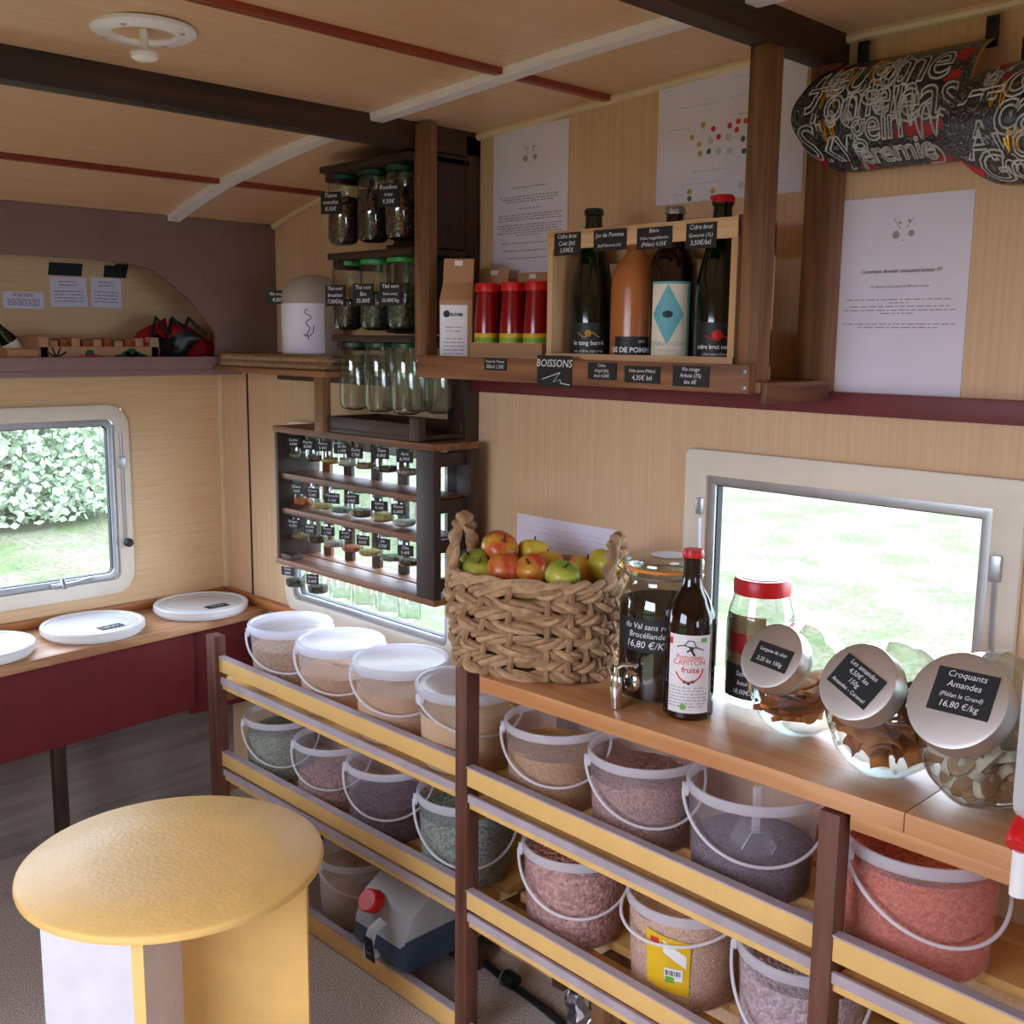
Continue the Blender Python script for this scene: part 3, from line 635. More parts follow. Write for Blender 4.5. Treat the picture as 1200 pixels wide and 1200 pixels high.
def bucket(px, py, xc, zs, gname, fill, clabel, lid=False, drop=.075, rot=0., scale=1., hslant=0., top=None, swing=0., glabel=None):
    p = onx(px, py, xc); loc = Vector((xc, p.y, zs))
    t = thing('bucket', clabel, 'bucket', loc, FV+rot, 'plastic buckets on the rack'); sz = scale*(.93 if zs > .4 else 1); t.scale = (scale, scale, sz)
    tub = obj('tub', mesh_once(bk_body), 'bucket_plastic', t); obj('rim', mesh_once(bk_rim), 'bucket_rim', t)
    if lid: obj('lid', mesh_once(bk_lid), 'bucket_lid', t)
    obj('handle_lug', mesh_once(bk_lug), 'handle_plastic', t); obj('handle_lug', mesh_once(bk_lug2), 'handle_plastic', t)
    h = obj('handle', bk_handle(drop), 'handle_plastic', t)
    rng = random.Random(int(px)); f = fill
    def rad(z): return .0875+(.0985-.0915)*z/.15+.0025
    prof = [(.001, .003), (.0865, .003), (.0898, .007), (rad(f*.5), f*.5), (rad(f)-.001, f-.002), (rad(f)-.006, f), (.05, f+.004), (.02, f+.007), (.001, f+.006)]
    mb = MB().lathe(prof, 48)
    for v in mb.v:
        if v.z > f-.001: v.z += rng.uniform(-.002, .002)+.006*math.sin(v.x*30+px)
    g = obj('dry_goods', mb, 'grain_'+gname, loc=loc); g.scale = (scale, scale, sz); g.rotation_euler = (0, 0, FV+rot)
    tagit(g, glabel or ('loose '+clabel.split(' of ', 1)[1] if ' of ' in clabel else 'loose dry goods'), 'dry goods', kind='stuff')
    return t
XC = -.188; ZU = .512; ZL = .274
bucket(340, 728, XC, ZU, 'oat', .125, 'lidded bucket of brown oat grains nearest the end bench', True, .085, .2, .965, glabel='brown oat grains in the lidded bucket nearest the bench')
bucket(399, 752, XC, ZU, 'wheat', .105, 'lidded bucket of fine tan flour half full', True, .085, .15, .965, glabel='fine tan flour in the half full lidded bucket')
bucket(470, 777, XC, ZU, 'sand', .120, 'lidded bucket of pale sandy semolina', True, .075, .1, glabel='pale sandy semolina in the lidded bucket')
bucket(548, 802, XC, ZU, 'cream', .120, 'lidded bucket of golden polenta behind the rack post', True, .06, .5, glabel='golden polenta in the lidded bucket behind the post')
bucket(652, 835, XC, ZU, 'yellowlentil', .120, 'open bucket of yellow-brown grains under the woven basket', False, .085, .0, .94, glabel='yellow-brown grains in the bucket under the basket')
bucket(756, 872, XC, ZU, 'rose', .130, 'open bucket of rose-brown grains under the worktop', False, .09, .1, .95, glabel='rose-brown grains in the bucket under the worktop')
b7 = bucket(884, 918, XC, ZU, 'darkseed', .075, 'open bucket of dark seeds with a clear scoop', False, .075, -.05, 1.02, glabel='dark seeds in the bucket with the clear scoop')
bucket(1080, 1000, XC, ZU, 'redlentil', .150, 'open bucket of orange-red lentils', False, .085, .15, 1.06, glabel='orange-red lentils filling the open bucket')
bucket(329, 842, XC, ZL, 'greenlentil', .130, 'open bucket of grey-green lentils at the bench end', False, .10, .3, .88, glabel='grey-green lentils in the bucket at the bench end')
bucket(390, 872, XC, ZL, 'pinkpea', .080, 'half empty open bucket of pinkish split peas', False, .085, .1, .88, glabel='pinkish split peas in the half empty bucket')
bucket(457, 900, XC, ZL, 'redbean', .090, 'open bucket of dark purple-red beans', False, .085, .05, .94, glabel='dark purple-red beans in the open bucket')
bucket(547, 940, XC, ZL, 'seed', .135, 'open bucket of grey-green seeds behind the rack post', False, .10, .1, glabel='grey-green seeds in the bucket behind the post')
bucket(675, 1000, XC, ZL, 'hazel', .150, 'open bucket of red-brown chickpea-sized beans', False, .08, .0, .98, glabel='red-brown chickpea-sized beans in the open bucket')
b6 = bucket(804, 1062, XC, ZL, 'rice', .155, 'open bucket of beige rice with a yellow packet label', False, .03, -.9, .98, glabel='beige rice in the bucket with the yellow label')
bucket(941, 1122, XC, ZL, 'flake', .140, 'open bucket of greyish pink flakes beside the rice', False, .11, -.3, .99, glabel='greyish pink flakes in the bucket beside the rice')
b0 = bucket(418, 1003, -.17, .0, 'flour', .135, 'open bucket of white flour on the floor', False, .06, .6, .92, glabel='white flour in the bucket on the floor')
# yellow packet label on the rice bucket
def labf(u, v):
    a = -PI/2+.02+u*.80; z = .145-v*.10; r = .0885+.010*z/.15+.0025
    return Vector((r*math.cos(a), r*math.sin(a), z))
yl = obj('packet_label', MB().grid(lambda u, v: labf(u, v+.12*u), 10, 8), 'yellow_print', b6)
obj('white_band', MB().grid(lambda u, v: labf(.42+.5*u, .12+.22*v+.5*u*.5)*1.004, 6, 4), 'label_white', yl)
obj('barcode', MB().grid(lambda u, v: labf(.45+.40*u, .62+.22*v)*1.006, 6, 4), 'label_white', yl)
m = MB()
for k in range(9): m.add([labf(.48+.038*k+d, .66+w)*1.010 for d, w in ((0, 0), (.018 if k % 3 else .028, 0), (.018 if k % 3 else .028, .09), (0, .09))], [(0, 1, 2, 3)])
obj('barcode_bars', m, 'ink', yl, smooth=False, kind='stuff')
obj('green_mark', MB().grid(lambda u, v: labf(.47+.2*u, .77+.12*v)*1.011, 4, 3), 'label_green', yl)
obj('red_mark', MB().grid(lambda u, v: labf(.12+.2*u, .12+.10*v)*1.006, 4, 3), 'label_red', yl)
# scoop in the dark seeds
sc = thing('scoop', 'clear plastic scoop stuck in the dark seeds', 'scoop', b7.location+Vector((-.035, -.03, .070)), FV+.2)
hexa = [(.036*math.cos(PI/3*k), .036*math.sin(PI/3*k)) for k in range(6)]
m = MB()
for k in range(6):
    a = hexa[k]; b = hexa[(k+1) % 6]; m.add([(a[0]*.8, -.012, a[1]*.8+.012), (b[0]*.8, -.012, b[1]*.8+.012), (b[0], .02, b[1]+.018), (a[0], .02, a[1]+.018)], [(0, 1, 2, 3)])
m.add([(a[0]*.8, -.012, a[1]*.8+.012) for a in hexa], [list(range(6))])
obj('bowl', m, 'bucket_plastic', sc, smooth=False); obj('bowl_edge', MB().tube([(a[0]*.8, -.0125, a[1]*.8+.012) for a in hexa], .0014, 6, True), 'alu', sc); obj('handle', MB().box(-.006, .006, .0, .008, .03, .105), 'bucket_rim', sc, bevel=.002)

# ------------------------------------------------------------------ jerrycan
jc = thing('jerrycan', 'translucent jerrycan of blue-grey liquid with a red cap', 'jerrycan', (-.272, -1.125, .0525))
def canp(s): return [(-.028-s, 0+max(0, s)), (-.038-s, .075), (-.008, .150+s), (.055, .190+s), (.205+s, .190+s), (.225+s, .165), (.225+s, max(0, s))]
prof = [(-.02, 0), (-.036, .02), (-.036, .075), (-.008, .145), (.05, .188), (.20, .188), (.222, .165), (.222, .012), (.21, 0)]
obj('body', MB().prism([(a, b) for a, b in prof], 'Y', -.085, .085), 'jug_plastic', jc, bevel=.014)
lq = [(a*1.006-.0003, b*1.006-.0006) for a, b in ((-.02, 0), (-.036, .02), (-.036, .075), (-.025, .095), (.222, .095), (.222, .012), (.21, 0))]
obj('liquid', MB().prism(lq, 'Y', -.0856, .0856), 'blue_liquid', jc, bevel=.013)
jc.scale = (1, 1, .84)
obj('floor_slat', MB().box(-.13, -.09, -1.24, -1.01, .001, .0515), 'dark_wood_y', rk, bevel=.002)
ax = Vector((-.83, 0, .56)); q = ax.to_track_quat('Z', 'Y').to_matrix().to_4x4()
cp = MB().lathe([(.001, .026), (.024, .026), (.0275, .022), (.0285, .0), (.018, -.004), (.001, -.004)], 28, Matrix.Translation((-.016, .035, .135)) @ q)
obj('cap', cp, 'red_plastic', jc)
obj('handle', MB().tube([(-.034, -.018, .118), (-.058, -.012, .10), (-.064, -.006, .06), (-.060, .0, .028), (-.036, .004, .018)], .011, 10), 'jug_plastic', jc)
slate((-.0775, -.028, .068), .028, .058, ['lessive'], (0, -1, 0), (-.03, .1, 1), jc, .003, name='label_tag')

# things on the floor under the rack
h = thing('black_hose', 'thin black hose lying on the floor under the rack', 'hose', (-.10, -1.30, .009))
obj('tube', MB().tube([(.02, .16, 0), (.0, .06, 0), (-.012, -.02, 0), (-.02, -.12, 0), (-.035, -.22, 0)], .009, 8), 'black_plastic', h); obj('coupling', MB().lathe([(.001, -.016), (.016, -.016), (.018, -.008), (.018, .008), (.016, .016), (.001, .016)], 14, Matrix.Translation((-.012, -.03, .008)) @ Matrix.Rotation(PI/2, 4, 'X')), 'black_plastic', h)
obj('clip', MB().lathe([(.0195, -.002), (.021, -.002), (.021, .002), (.0195, .002)], 14, Matrix.Translation((-.012, -.016, .008)) @ Matrix.Rotation(PI/2, 4, 'X')), 'alu', h)
wb = thing('wooden_block', 'small brown wooden block standing under the lower rail', 'block', (-.09, -1.60, 0)); obj('body', MB().box(-.035, .035, -.04, .04, 0, .17), 'mid_wood_z', wb, bevel=.003); obj('side_step', MB().box(-.03, .03, -.10, -.04, 0, .11), 'dark_wood_z', wb, bevel=.003)
fp = thing('foil_packet', 'crumpled silver foil packet hanging by the wooden block', 'packet', (-.14, -1.545, .0))
def foil(u, v): return Vector((.012*math.sin(9*u+6*v)-.006*math.cos(13*v), .05*(u-.5)*(1-.3*v), .02+.15*v+.006*math.sin(12*u)))
obj('wrap', MB().grid(foil, 14, 18), 'silver_foil', fp); obj('print_patch', MB().grid(lambda u, v: foil(.2+.5*u, .2+.25*v)+Vector((-.002, 0, 0)), 6, 5), 'label_white', fp)
bd = obj('skirting_board', MB().box(-.030, -.014, -1.385, -1.05, .0, .16), 'pale_wood_y', bevel=.002); tagit(bd, 'pale board leaning on the wall behind the hose', 'board')

# ================================================================== POSTS, JAR SHELVES AND THE HANGING JAR RACK
def post(name, x0, x1, y0, y1, z0, z1, mat, label, bevel=.002):
    cx, cy = (x0+x1)/2, (y0+y1)/2
    o = obj(name, MB().box(x0-cx, x1-cx, y0-cy, y1-cy, 0, z1-z0), mat, loc=(cx, cy, z0), bevel=bevel); return tagit(o, label, 'post')
post('wooden_post', -.182, -.150, -1.135, -1.102, 1.302, 1.778, 'mid_wood_z', 'reddish wooden post between the jar shelves and kraft bag')
post('wooden_post', -.042, -.0015, -1.10, -1.042, .80, 1.775, 'dark_wood_z', 'dark wall post behind the jar shelves and woven basket')
post('wooden_post', -.203, -.168, -1.925, -1.890, 1.302, 1.782, 'mid_wood_z', 'brown post standing at the end of the drinks shelf')
post('wooden_post', -.036, -.0015, -1.942, -1.890, 1.284, 1.782, 'mid_wood_z', 'brown post fixed to the wall beside the white notice')
js = thing('jar_shelves', 'dark wooden shelves with tall jars hanging beneath them', 'shelf unit', (0, 0, 0))
XS0, XS1 = -.192, -.030
for k, (z, y0) in enumerate(((1.722, -.79), (1.537, -.815), (1.362, -.825))):
    s_ = obj('shelf_board', MB().box(XS0, XS1, -1.100, y0, z-.010, z+.004), 'dark_wood_y', js, bevel=.002)
    obj('batten', MB().box(XS0+.006, XS0+.13, y0-.03, y0-.012, z-.030, z-.010), 'dark_wood_x', s_, bevel=.002)
obj('back_panel', MB().box(-.028, -.016, -1.040, -.84, 1.37, 1.712), 'dark_wood_z', js); obj('side_panel', MB().box(-.148, -.044, -1.100, -1.088, 1.545, 1.730), 'dark_wood_z', js)
for z in (1.545, 1.372): obj('rear_lip', MB().box(-.050, -.030, -1.085, -.84, z, z+.022), 'dark_wood_y', js, bevel=.002)
bt_ = obj('bottom_tray', MB().box(-.185, -.045, -1.10, -.80, 1.150, 1.160), 'dark_wood_y', js, bevel=.002)
for a in ((-.187, -.175, -1.10, -.80), (-.055, -.045, -1.10, -.80), (-.175, -.055, -.812, -.80)): obj('tray_side', MB().box(*a, 1.160, 1.186), 'dark_wood_y', bt_, bevel=.002)
obj('tray_block', MB().box(-.192, -.172, -1.125, -1.095, 1.152, 1.20), 'dark_wood_z', js, bevel=.002)
def jar_glass(r, h): return MB().lathe([(.001, -h), (r*.55, -h), (r*.85, -h*.97), (r, -h*.90), (r, -h*.16), (r*.93, -h*.10), (r*.88, -h*.06), (r*.88, -.004)], 28).mesh('glass')
def jar_lid(r, t): return MB().lathe([(.001, 0), (r*.93, 0), (r*.98, -.002), (r*.98, -t), (r*.90, -t)], 28).mesh('lid')
def jar_fill(r, h, f): return MB().lathe([(.001, -h*.985), (r*.55, -h*.985), (r*.83, -h*.955), (r*.965, -h*.89), (r*.965, -h+h*f*.9), (r*.9, -h+h*f*.9+.001), (.001, -h+h*f*.93)], 28).mesh('contents')
G_ = {}
def once(key, fn):
    if key not in G_: G_[key] = fn()
    return G_[key]
def hanging_jar(name, loc, r, h, lidmat, fill, fmat, tag, label, group, tw=.04, th=.03, tz=-.06, ta=0., tdx=0.):
    t = thing(name, label, 'jar', loc, 0, group)
    lid_t = .010 if h > .1 else .007
    lk = once(('lid', r, lidmat), lambda: jar_lid(r, lid_t)); obj('lid', lk, lidmat, t)
    obj('glass', once(('glass', r, h), lambda: jar_glass(r, h)), 'jar_glass', t)
    if fmat: obj('contents', once(('fill', r, h, fill, fmat), lambda: jar_fill(r, h, fill)), 'grain_'+fmat, t)
    if tag is not None:
        n = Vector((-math.cos(ta), -math.sin(ta), 0)); u = Vector((math.sin(ta), -math.cos(ta), 0)); slate(n*(r+.0015)+u*tdx+Vector((0, 0, tz)), tw, th, tag, u, V, t, .002, name='tag')
    return t
ta = .35
TALL = [  # px, row, lid, fill, mat, tag
 (402, 0, 'dark_green_lid', .75, 'spice', ['Tisane', 'menthe', '8,50€'], 'tall hanging jar of dark tea with a tag, top shelf, at the open end'),
 (437, 0, 'dark_green_lid', .8, 'pepper', None, 'tall hanging jar of dark leaves without a tag, top shelf'),
 (470, 0, 'dark_green_lid', .6, 'spice', ['Rooibos', 'vrac', '9,50€'], 'tall hanging jar with a tag, top shelf, beside the post'),
 (407, 1, 'green_lid', .5, 'pepper', ['Thé noir', 'Breakfast', '7,50€/kg'], 'tall green-lidded jar with a tag, middle shelf, at the open end'),
 (440, 1, 'green_lid', .6, 'tea', ['Thé noir', 'Bio', '35,80€'], 'tall green-lidded jar of dark leaves, middle shelf, between two others'),
 (472, 1, 'green_lid', .7, 'tea', ['Thé vert', 'Bulle (vrac)', '35,80€/kg'], 'tall green-lidded jar with a bright white Thé vert tag'),
 (415, 2, 'dark_green_lid', 0, None, None, 'empty tall hanging jar, lowest shelf, at the open end'),
 (445, 2, 'dark_green_lid', 0, None, None, 'empty tall hanging jar, lowest shelf, between two others'),
 (477, 2, 'dark_green_lid', 0, None, None, 'empty tall hanging jar, lowest shelf, behind the post')]
for px, row, lm, f, fm, tg, lab in TALL:
    zt_ = (1.711, 1.526, 1.351)[row]; p = onx(px, (205, 315, 410)[row], -.145); hanging_jar('tall_jar', (-.145, p.y, zt_), .0335, .150, lm, f, fm, tg, lab, 'tall jars under the dark shelves', .052, .046, (-.062, -.075, 0)[row], ta, -.008 if tg else 0)
for k, y in enumerate((-.90, -.98, -1.05)):
    hanging_jar('tall_jar', (-.072, y, 1.351), .0335, .150, 'dark_green_lid', 0, None, None, 'empty tall hanging jar in the rear row of the lowest shelf', 'tall jars under the dark shelves')

# hanging rack with the small jars
hr = thing('jar_rack', 'brown wooden rack of small hanging jars before the side window', 'rack', (0, 0, 0))
X0, X1, Y0, Y1 = -.172, -.046, -1.150, -.545
obj('top_board', MB().box(X0, X1, Y0, Y1, 1.132, 1.147), 'mid_wood_y', hr, bevel=.002); obj('bottom_board', MB().box(X0, X0+.075, Y0, Y1, .806, .820), 'mid_wood_y', hr, bevel=.002); obj('bottom_board', MB().box(X0+.082, X1, Y0, Y1, .806, .820), 'mid_wood_y', hr, bevel=.002)
obj('side_board', MB().box(X0+.004, X1, Y1-.014, Y1-.001, .82, 1.132), 'dark_wood_z', hr, bevel=.002)
obj('corner_block', MB().box(X0+.006, X0+.04, Y1-.06, Y1-.014, .82, .832), 'dark_wood_y', hr, bevel=.001)
obj('end_post', MB().box(X0, X0+.020, Y0, Y0+.058, .82, 1.132), 'dark_wood_z', hr, bevel=.002); obj('end_post', MB().box(X1-.024, X1, Y0, Y0+.045, .82, 1.132), 'dark_wood_z', hr, bevel=.002)
for z in (1.097, .999, .915, .832): obj('end_batten', MB().box(X0+.02, X1-.024, Y0+.012, Y0+.028, z, z+.028), 'dark_wood_x', hr, bevel=.002)
for z in (1.018, .932): obj('shelf_board', MB().box(X0+.012, X1-.02, Y0+.03, Y1-.014, z, z+.014), 'mid_wood_y', hr, bevel=.002)
for y, mt in ((-.60, 'mid_wood_z'), (-.69, 'dark_wood_z'), (-.80, 'dark_wood_z'), (-.90, 'dark_wood_z'), (-1.0, 'dark_wood_z')): obj('back_slat', MB().box(X1-.010, X1, y-.016, y+.016, .82, 1.132), mt, hr, bevel=.001)
obj('fixing_block', MB().box(-.046, -.001, -.60, -.56, 1.10, 1.147), 'dark_wood_z', hr, bevel=.002)
ROWS = [(1.131, (350, 370, 389, 408, 429, 454, 478), 525, 'top row'), (1.017, (356, 378, 400, 424, 449, 474), 580, 'second row'), (.931, (353, 372, 392, 413, 434, 459, 480), 632, 'third row'), (.805, (347, 373, 399, 426, 453, 480), 690, 'row hanging below the rack')]
FM = ['mustard', 'spice', 'white', 'pepper', 'redlentil', 'seed', 'mustard', 'oat', 'flake']
names = ['Cumin', 'Paprika', 'Poivre', 'Sel fin', 'Curry', 'Thym', 'Anis', 'Sésame', 'Cannelle', 'Muscade', 'Laurier', 'Safran', 'Pavot', 'Origan', 'Girofle', 'Piment', 'Basilic', 'Fenouil', 'Lin', 'Chia']
rng = random.Random(3); q_ = 0
words = ['first', 'second', 'third', 'fourth', 'fifth', 'sixth', 'seventh']
for z, pxs, py, rn in ROWS:
    for k, px in enumerate(pxs):
        p = onx(px, py+k*4, -.118); below = z < .81
        tg = [names[q_ % 20], '%d,%d0€' % (rng.randint(1, 9), rng.randint(1, 9))]; q_ += 1
        if below and k >= 2: tg = None
        fm = FM[(q_*5) % 9] if not (below and k >= 2) else None
        if below and k < 2: fm = 'pepper'
        fl = .16+.12*rng.random()
        fill = 0 if fm is None else round(fl, 1)
        lab = ('small jar with a %s slate tag in the %s of the jar rack' % (tg[0], rn) if not below else 'small dark-filled jar with a %s tag hanging below the rack' % tg[0]) if tg else 'empty clear jar hanging below the jar rack'
        hanging_jar('spice_jar', (-.118, p.y, z), .0255, .066, 'dark_green_lid' if not below else 'steel', fill, fm, tg, lab, 'small jars hanging in the rack', rng.uniform(.032, .042), rng.uniform(.021, .025), -.024+rng.uniform(-.004, .004), .3+rng.uniform(-.15, .25), rng.uniform(-.008, .006))

# tray shelf in the corner
ts = thing('corner_shelf', 'small orange-brown shelf board carrying the woven tray', 'shelf', (0, 0, 0))
obj('board', MB().box(-.205, -.001, -.815, -.325, 1.272, 1.286), 'mid_wood_y', ts, bevel=.002); obj('upright', MB().box(-.195, -.172, -.792, -.758, 1.147, 1.272), 'mid_wood_z', ts, bevel=.002); obj('wall_cleat', MB().box(-.02, -.001, -.80, -.33, 1.248, 1.272), 'dark_wood_y', ts, bevel=.002)
wt_ = thing('woven_tray', 'shallow brown woven tray on the corner shelf', 'tray', (-.104, -.565, 1.287))
def rr_path(a, b, r, n=120):
    P = rrect(-a, a, -b, b, r, n//4); return P
for k in range(4):
    for ph in (0, PI):
        P = rr_path(.092, .228, .03, 96); pts = []
        for i, (x, y) in enumerate(P):
            w = .0035*math.sin(i*.9+ph+k*PI/2); l = math.hypot(x, y); pts.append((x+x/l*w, y+y/l*w, .006+k*.0075+.0022*math.cos(i*.9+ph+k*PI/2)))
        obj('woven_strand', MB().tube(pts, .0042, 6, True), 'wicker_brown' if k % 2 else 'wicker', wt_)
obj('base', MB().prism(rrect(-.09, .09, -.226, .226, .03), 'Z', 0.0, .006), 'wicker_brown', wt_)
p = onx(366, 350, -.10)
cn = thing('paper_canister', 'pale canister wrapped in a printed white sheet on the tray', 'canister', (-.10, p.y, 1.293))
obj('body', MB().lathe([(.001, 0), (.068, 0), (.072, .005), (.072, .165), (.066, .185), (.045, .205), (.02, .212), (.001, .213)], 40), 'canister_plastic', cn)
def cyl(u, v): a = PI+1.35-2.6*u; return Vector((.0732*math.cos(a), .0732*math.sin(a), .03+.115*v))
sh = obj('wrapping_sheet', MB().grid(cyl, 24, 3), 'paper', cn); m = MB()
for k in range(5):
    m.add([cyl(.55+d, .86-.07*k+w)*1.004 for d, w in ((0, 0), (.30-.04*(k % 2), 0), (.30-.04*(k % 2), .02), (0, .02))], [(0, 1, 2, 3)])
obj('print', m, 'paper_print', sh, smooth=False, kind='stuff')
m = MB(); m.tube([cyl(.20+.05*math.sin(i*.9)*(1-i/20), .88-.032*i)*1.003 for i in range(20)], .0011, 5); m.tube([cyl(.13, .55)*1.003, cyl(.14, .42)*1.003, cyl(.19, .34)*1.003, cyl(.26, .38)*1.003, cyl(.23, .33)*1.003], .0011, 5)
obj('drawing', m, 'ink', sh, kind='stuff')
slate((-.064, .046, .160), .062, .032, ['Riz soufflé', '4,00€'], (.58, -.82, 0), V, cn, .002, name='tag')

# ================================================================== DRINKS SHELF
ds = thing('drinks_shelf', 'wooden wall shelf with a low front board full of price tags', 'shelf', (0, 0, 0))
ZS = 1.302
obj('shelf_board', MB().box(-.205, -.001, -1.935, -1.137, ZS-.016, ZS), 'mid_wood_y', ds, bevel=.001); fb = obj('front_board', MB().box(-.222, -.205, -1.925, -1.152, 1.285, 1.328), 'mid_wood_y', ds, bevel=.002)
obj('end_board', MB().box(-.205, -.023, -1.946, -1.936, 1.272, 1.302), 'mid_wood_x', ds, bevel=.002)
for y in (-1.158, -1.918):
    for z in (1.294, 1.318): obj('screw', MB().lathe([(.001, .0015), (.0028, .001), (.003, 0)], 10, Matrix.Translation((-.2222, y, z)) @ Matrix.Rotation(-PI/2, 4, 'Y')), 'alu', ds)
def ftag(px, py, w, h, lines, label):
    p = onx(px, py, -.2225); slate((-.2223, p.y, p.z), w, h, lines, label=label)
ftag(581, 427, .058, .022, ['Purée de Tomate', '500ml 1,33€'], 'slate tag reading Purée de Tomate below the red bottles')
ftag(650, 435, .082, .054, ['BOISSONS', ' '], 'large slate tag reading BOISSONS on the drinks shelf')
p = onx(650, 442, -.2255); m = MB()
zz = [(-.03, -.008), (.012, .004), (-.004, -.012), (.012, -.008), (.014, -.014), (.034, -.016)]
m.tube([(-.2250, p.y-a, p.z+b+.004) for a, b in zz], .0008, 5); 
for o in bpy.data.objects:
    if o.get('label') == 'large slate tag reading BOISSONS on the drinks shelf': obj('chalk_zigzag', m.xf(Matrix.Translation(-o.location)), 'chalk', o); break
ftag(706, 435, .062, .028, ['Cidre', 'Argol (bt)', 'brut 4,50€'], 'slate tag reading Cidre, next to the BOISSONS tag')
ftag(753, 439, .072, .027, ['Onbu jaune (Plélan)', '4,35€ btl'], 'slate tag reading Onbu jaune under the juice bottle')
ftag(810, 441, .068, .032, ['Vin rouge', 'Arbois (75)', 'bio 6€'], 'slate tag reading Vin rouge under the blue-labelled bottle')
# kraft bags
def kraft_bag(x, px, py, label, w, d, h, rot, mat, front):
    p = onx(px, py, x); t = thing('kraft_bag', label, 'bag', (x, p.y, ZS), rot, 'kraft bags on the drinks shelf')
    hb = h*.62
    vs = [(-w/2, -d/2, 0), (w/2, -d/2, 0), (w/2, d/2, 0), (-w/2, d/2, 0), (-w/2, -d/2, hb), (w/2, -d/2, hb), (w/2, d/2, hb), (-w/2, d/2, hb),
          (-w*.46, -.004, h*.78), (w*.46, -.004, h*.78), (w*.46, .004, h*.78), (-w*.46, .004, h*.78), (-w*.46, .006, h), (w*.46, .006, h), (w*.46, .012, h), (-w*.46, .012, h)]
    fs = [(3, 2, 1, 0)]
    for a in (0, 4, 8):
        for k in range(4): j = (k+1) % 4; fs.append((a+k, a+j, a+4+j, a+4+k))
    fs.append((12, 13, 14, 15))
    obj('bag_body', MB().add(vs, fs), mat, t, smooth=False, bevel=.002)
    obj('seal_sticker', MB().box(-.008, .008, .003, .0052, h*.92, h*.98), 'label_white', t, smooth=False)
    if front:
        l = obj('bag_label', MB().frame((-.004, -d/2-.0004, hb*.50), (1, 0, 0), V, w*.82, hb*.86, .0008), 'label_white', t, smooth=False)
        m = MB(); r2 = random.Random(2)
        for k in range(9):
            if k == 2: continue
            dashes(m, (-.004, -d/2-.0014, hb*.5), (1, 0, 0), V, w*(.62 if k > 3 else .5), hb*(.1-.055*k), r2, .0018)
        obj('print', m, 'paper_print', l, smooth=False, kind='stuff')
        m = MB().disc((-.018, -d/2-.0016, hb*.80), (0, -1, 0), .007, 12); obj('emblem', m, 'ink', l, smooth=False)
        writing([('ROVER', .006, hb*.27, .008, 0, .0004)], (-.004, -d/2-.0012, hb*.5), (1, 0, 0), V, 'ink', l)
    return t
kraft_bag(-.150, 537, 400, 'tall kraft paper bag with a white printed label', .066, .056, .215, -.90, 'kraft', True)
kraft_bag(-.060, 578, 400, 'plain kraft bag at the back between post and red bottles', .070, .05, .20, -1.2, 'kraft', False)
kraft_bag(-.050, 622, 400, 'plain kraft bag at the back beside the bottle crate', .072, .05, .19, -1.35, 'kraft', False)
# carton with three red bottles
pA = onx(553, 405, -.175); pB = onx(637, 405, -.175); yl_, yr_ = pA.y, pB.y
ct = thing('carton_tray', 'low cardboard tray holding red tomato bottles', 'carton', (-.135, (yl_+yr_)/2, ZS)); L = (yl_-yr_)/2
m = MB()
for a in ((-.045, -.041, -L, L), (.041, .045, -L, L), (-.041, .041, -L, -L+.004), (-.041, .041, L-.004, L)): m.box(*a, 0, .052)
obj('walls', m, 'kraft', ct, smooth=False); obj('white_band', MB().box(-.0462, -.0452, -L, L, .0, .026), 'carton_white', ct, smooth=False); obj('base', MB().box(-.041, .041, -L, L, 0, .004), 'kraft', ct)
for k, px in enumerate((571, 601, 629, 645)):
    for r_ in range(2 if k < 3 else 1):
        xx = -.155 if r_ == 0 else -.104
        if k == 3: continue
        p = onx(px, 365, -.155); rr = .0205
        b = thing('tomato_bottle', ['tomato bottle next to the kraft bag, front of the tray', 'tomato bottle in the middle of the cardboard tray', 'tomato bottle next to the wooden bottle crate'][k] if r_ == 0 else 'tomato bottle in the back row of the cardboard tray', 'bottle', (xx, p.y, ZS+.004), 0, 'tomato bottles in the tray')
        obj('body', MB().lathe([(.001, 0), (.0235, 0), (.0245, .004), (.0245, .070), (.023, .100), (.0205, .135), (.0200, .145), (.001, .145)], 28), 'tomato', b)
        obj('cap', MB().lathe([(.0205, .143), (.0228, .144), (.0230, .156), (.0215, .160), (.001, .160)], 28), 'red_plastic', b)
        obj('label_band', MB().lathe([(.0247, .040), (.0247, .066)], 28), 'yellow_print', b); obj('label_leaf', MB().lathe([(.0249, .050), (.0249, .058)], 28), 'label_green', b)
# wooden bottle crate
pA = onx(641, 350, -.195); yA = pA.y; yB = -1.878; zt_ = onx(650, 272, -.195).z
bc = thing('bottle_crate', 'pale wooden crate of bottles on the drinks shelf', 'crate', (0, 0, 0))
obj('end_panel', MB().box(-.195, -.090, yA-.012, yA, ZS, zt_), 'pale_wood_z', bc, bevel=.001); obj('end_panel', MB().box(-.195, -.090, yB, yB+.012, ZS, zt_+.004), 'pale_wood_z', bc, bevel=.001)
obj('top_rail', MB().box(-.197, -.189, yB, yA, zt_-.030, zt_+.001), 'pale_wood_y', bc, bevel=.001); obj('rear_rail', MB().box(-.096, -.090, yB, yA, zt_-.05, zt_), 'pale_wood_y', bc, bevel=.001); obj('rear_rail', MB().box(-.096, -.090, yB, yA, ZS+.02, ZS+.08), 'pale_wood_y', bc, bevel=.001)
obj('bottom_rail', MB().box(-.197, -.189, yB, yA, ZS, ZS+.036), 'pale_wood_y', bc, bevel=.001); obj('base', MB().box(-.189, -.096, yB+.012, yA-.012, ZS, ZS+.004), 'pale_wood_y', bc)
def ctag(px, py, w, h, lines, label):
    p = onx(px, py, -.198); slate((-.1975, p.y, p.z), w, h, lines, label=label)
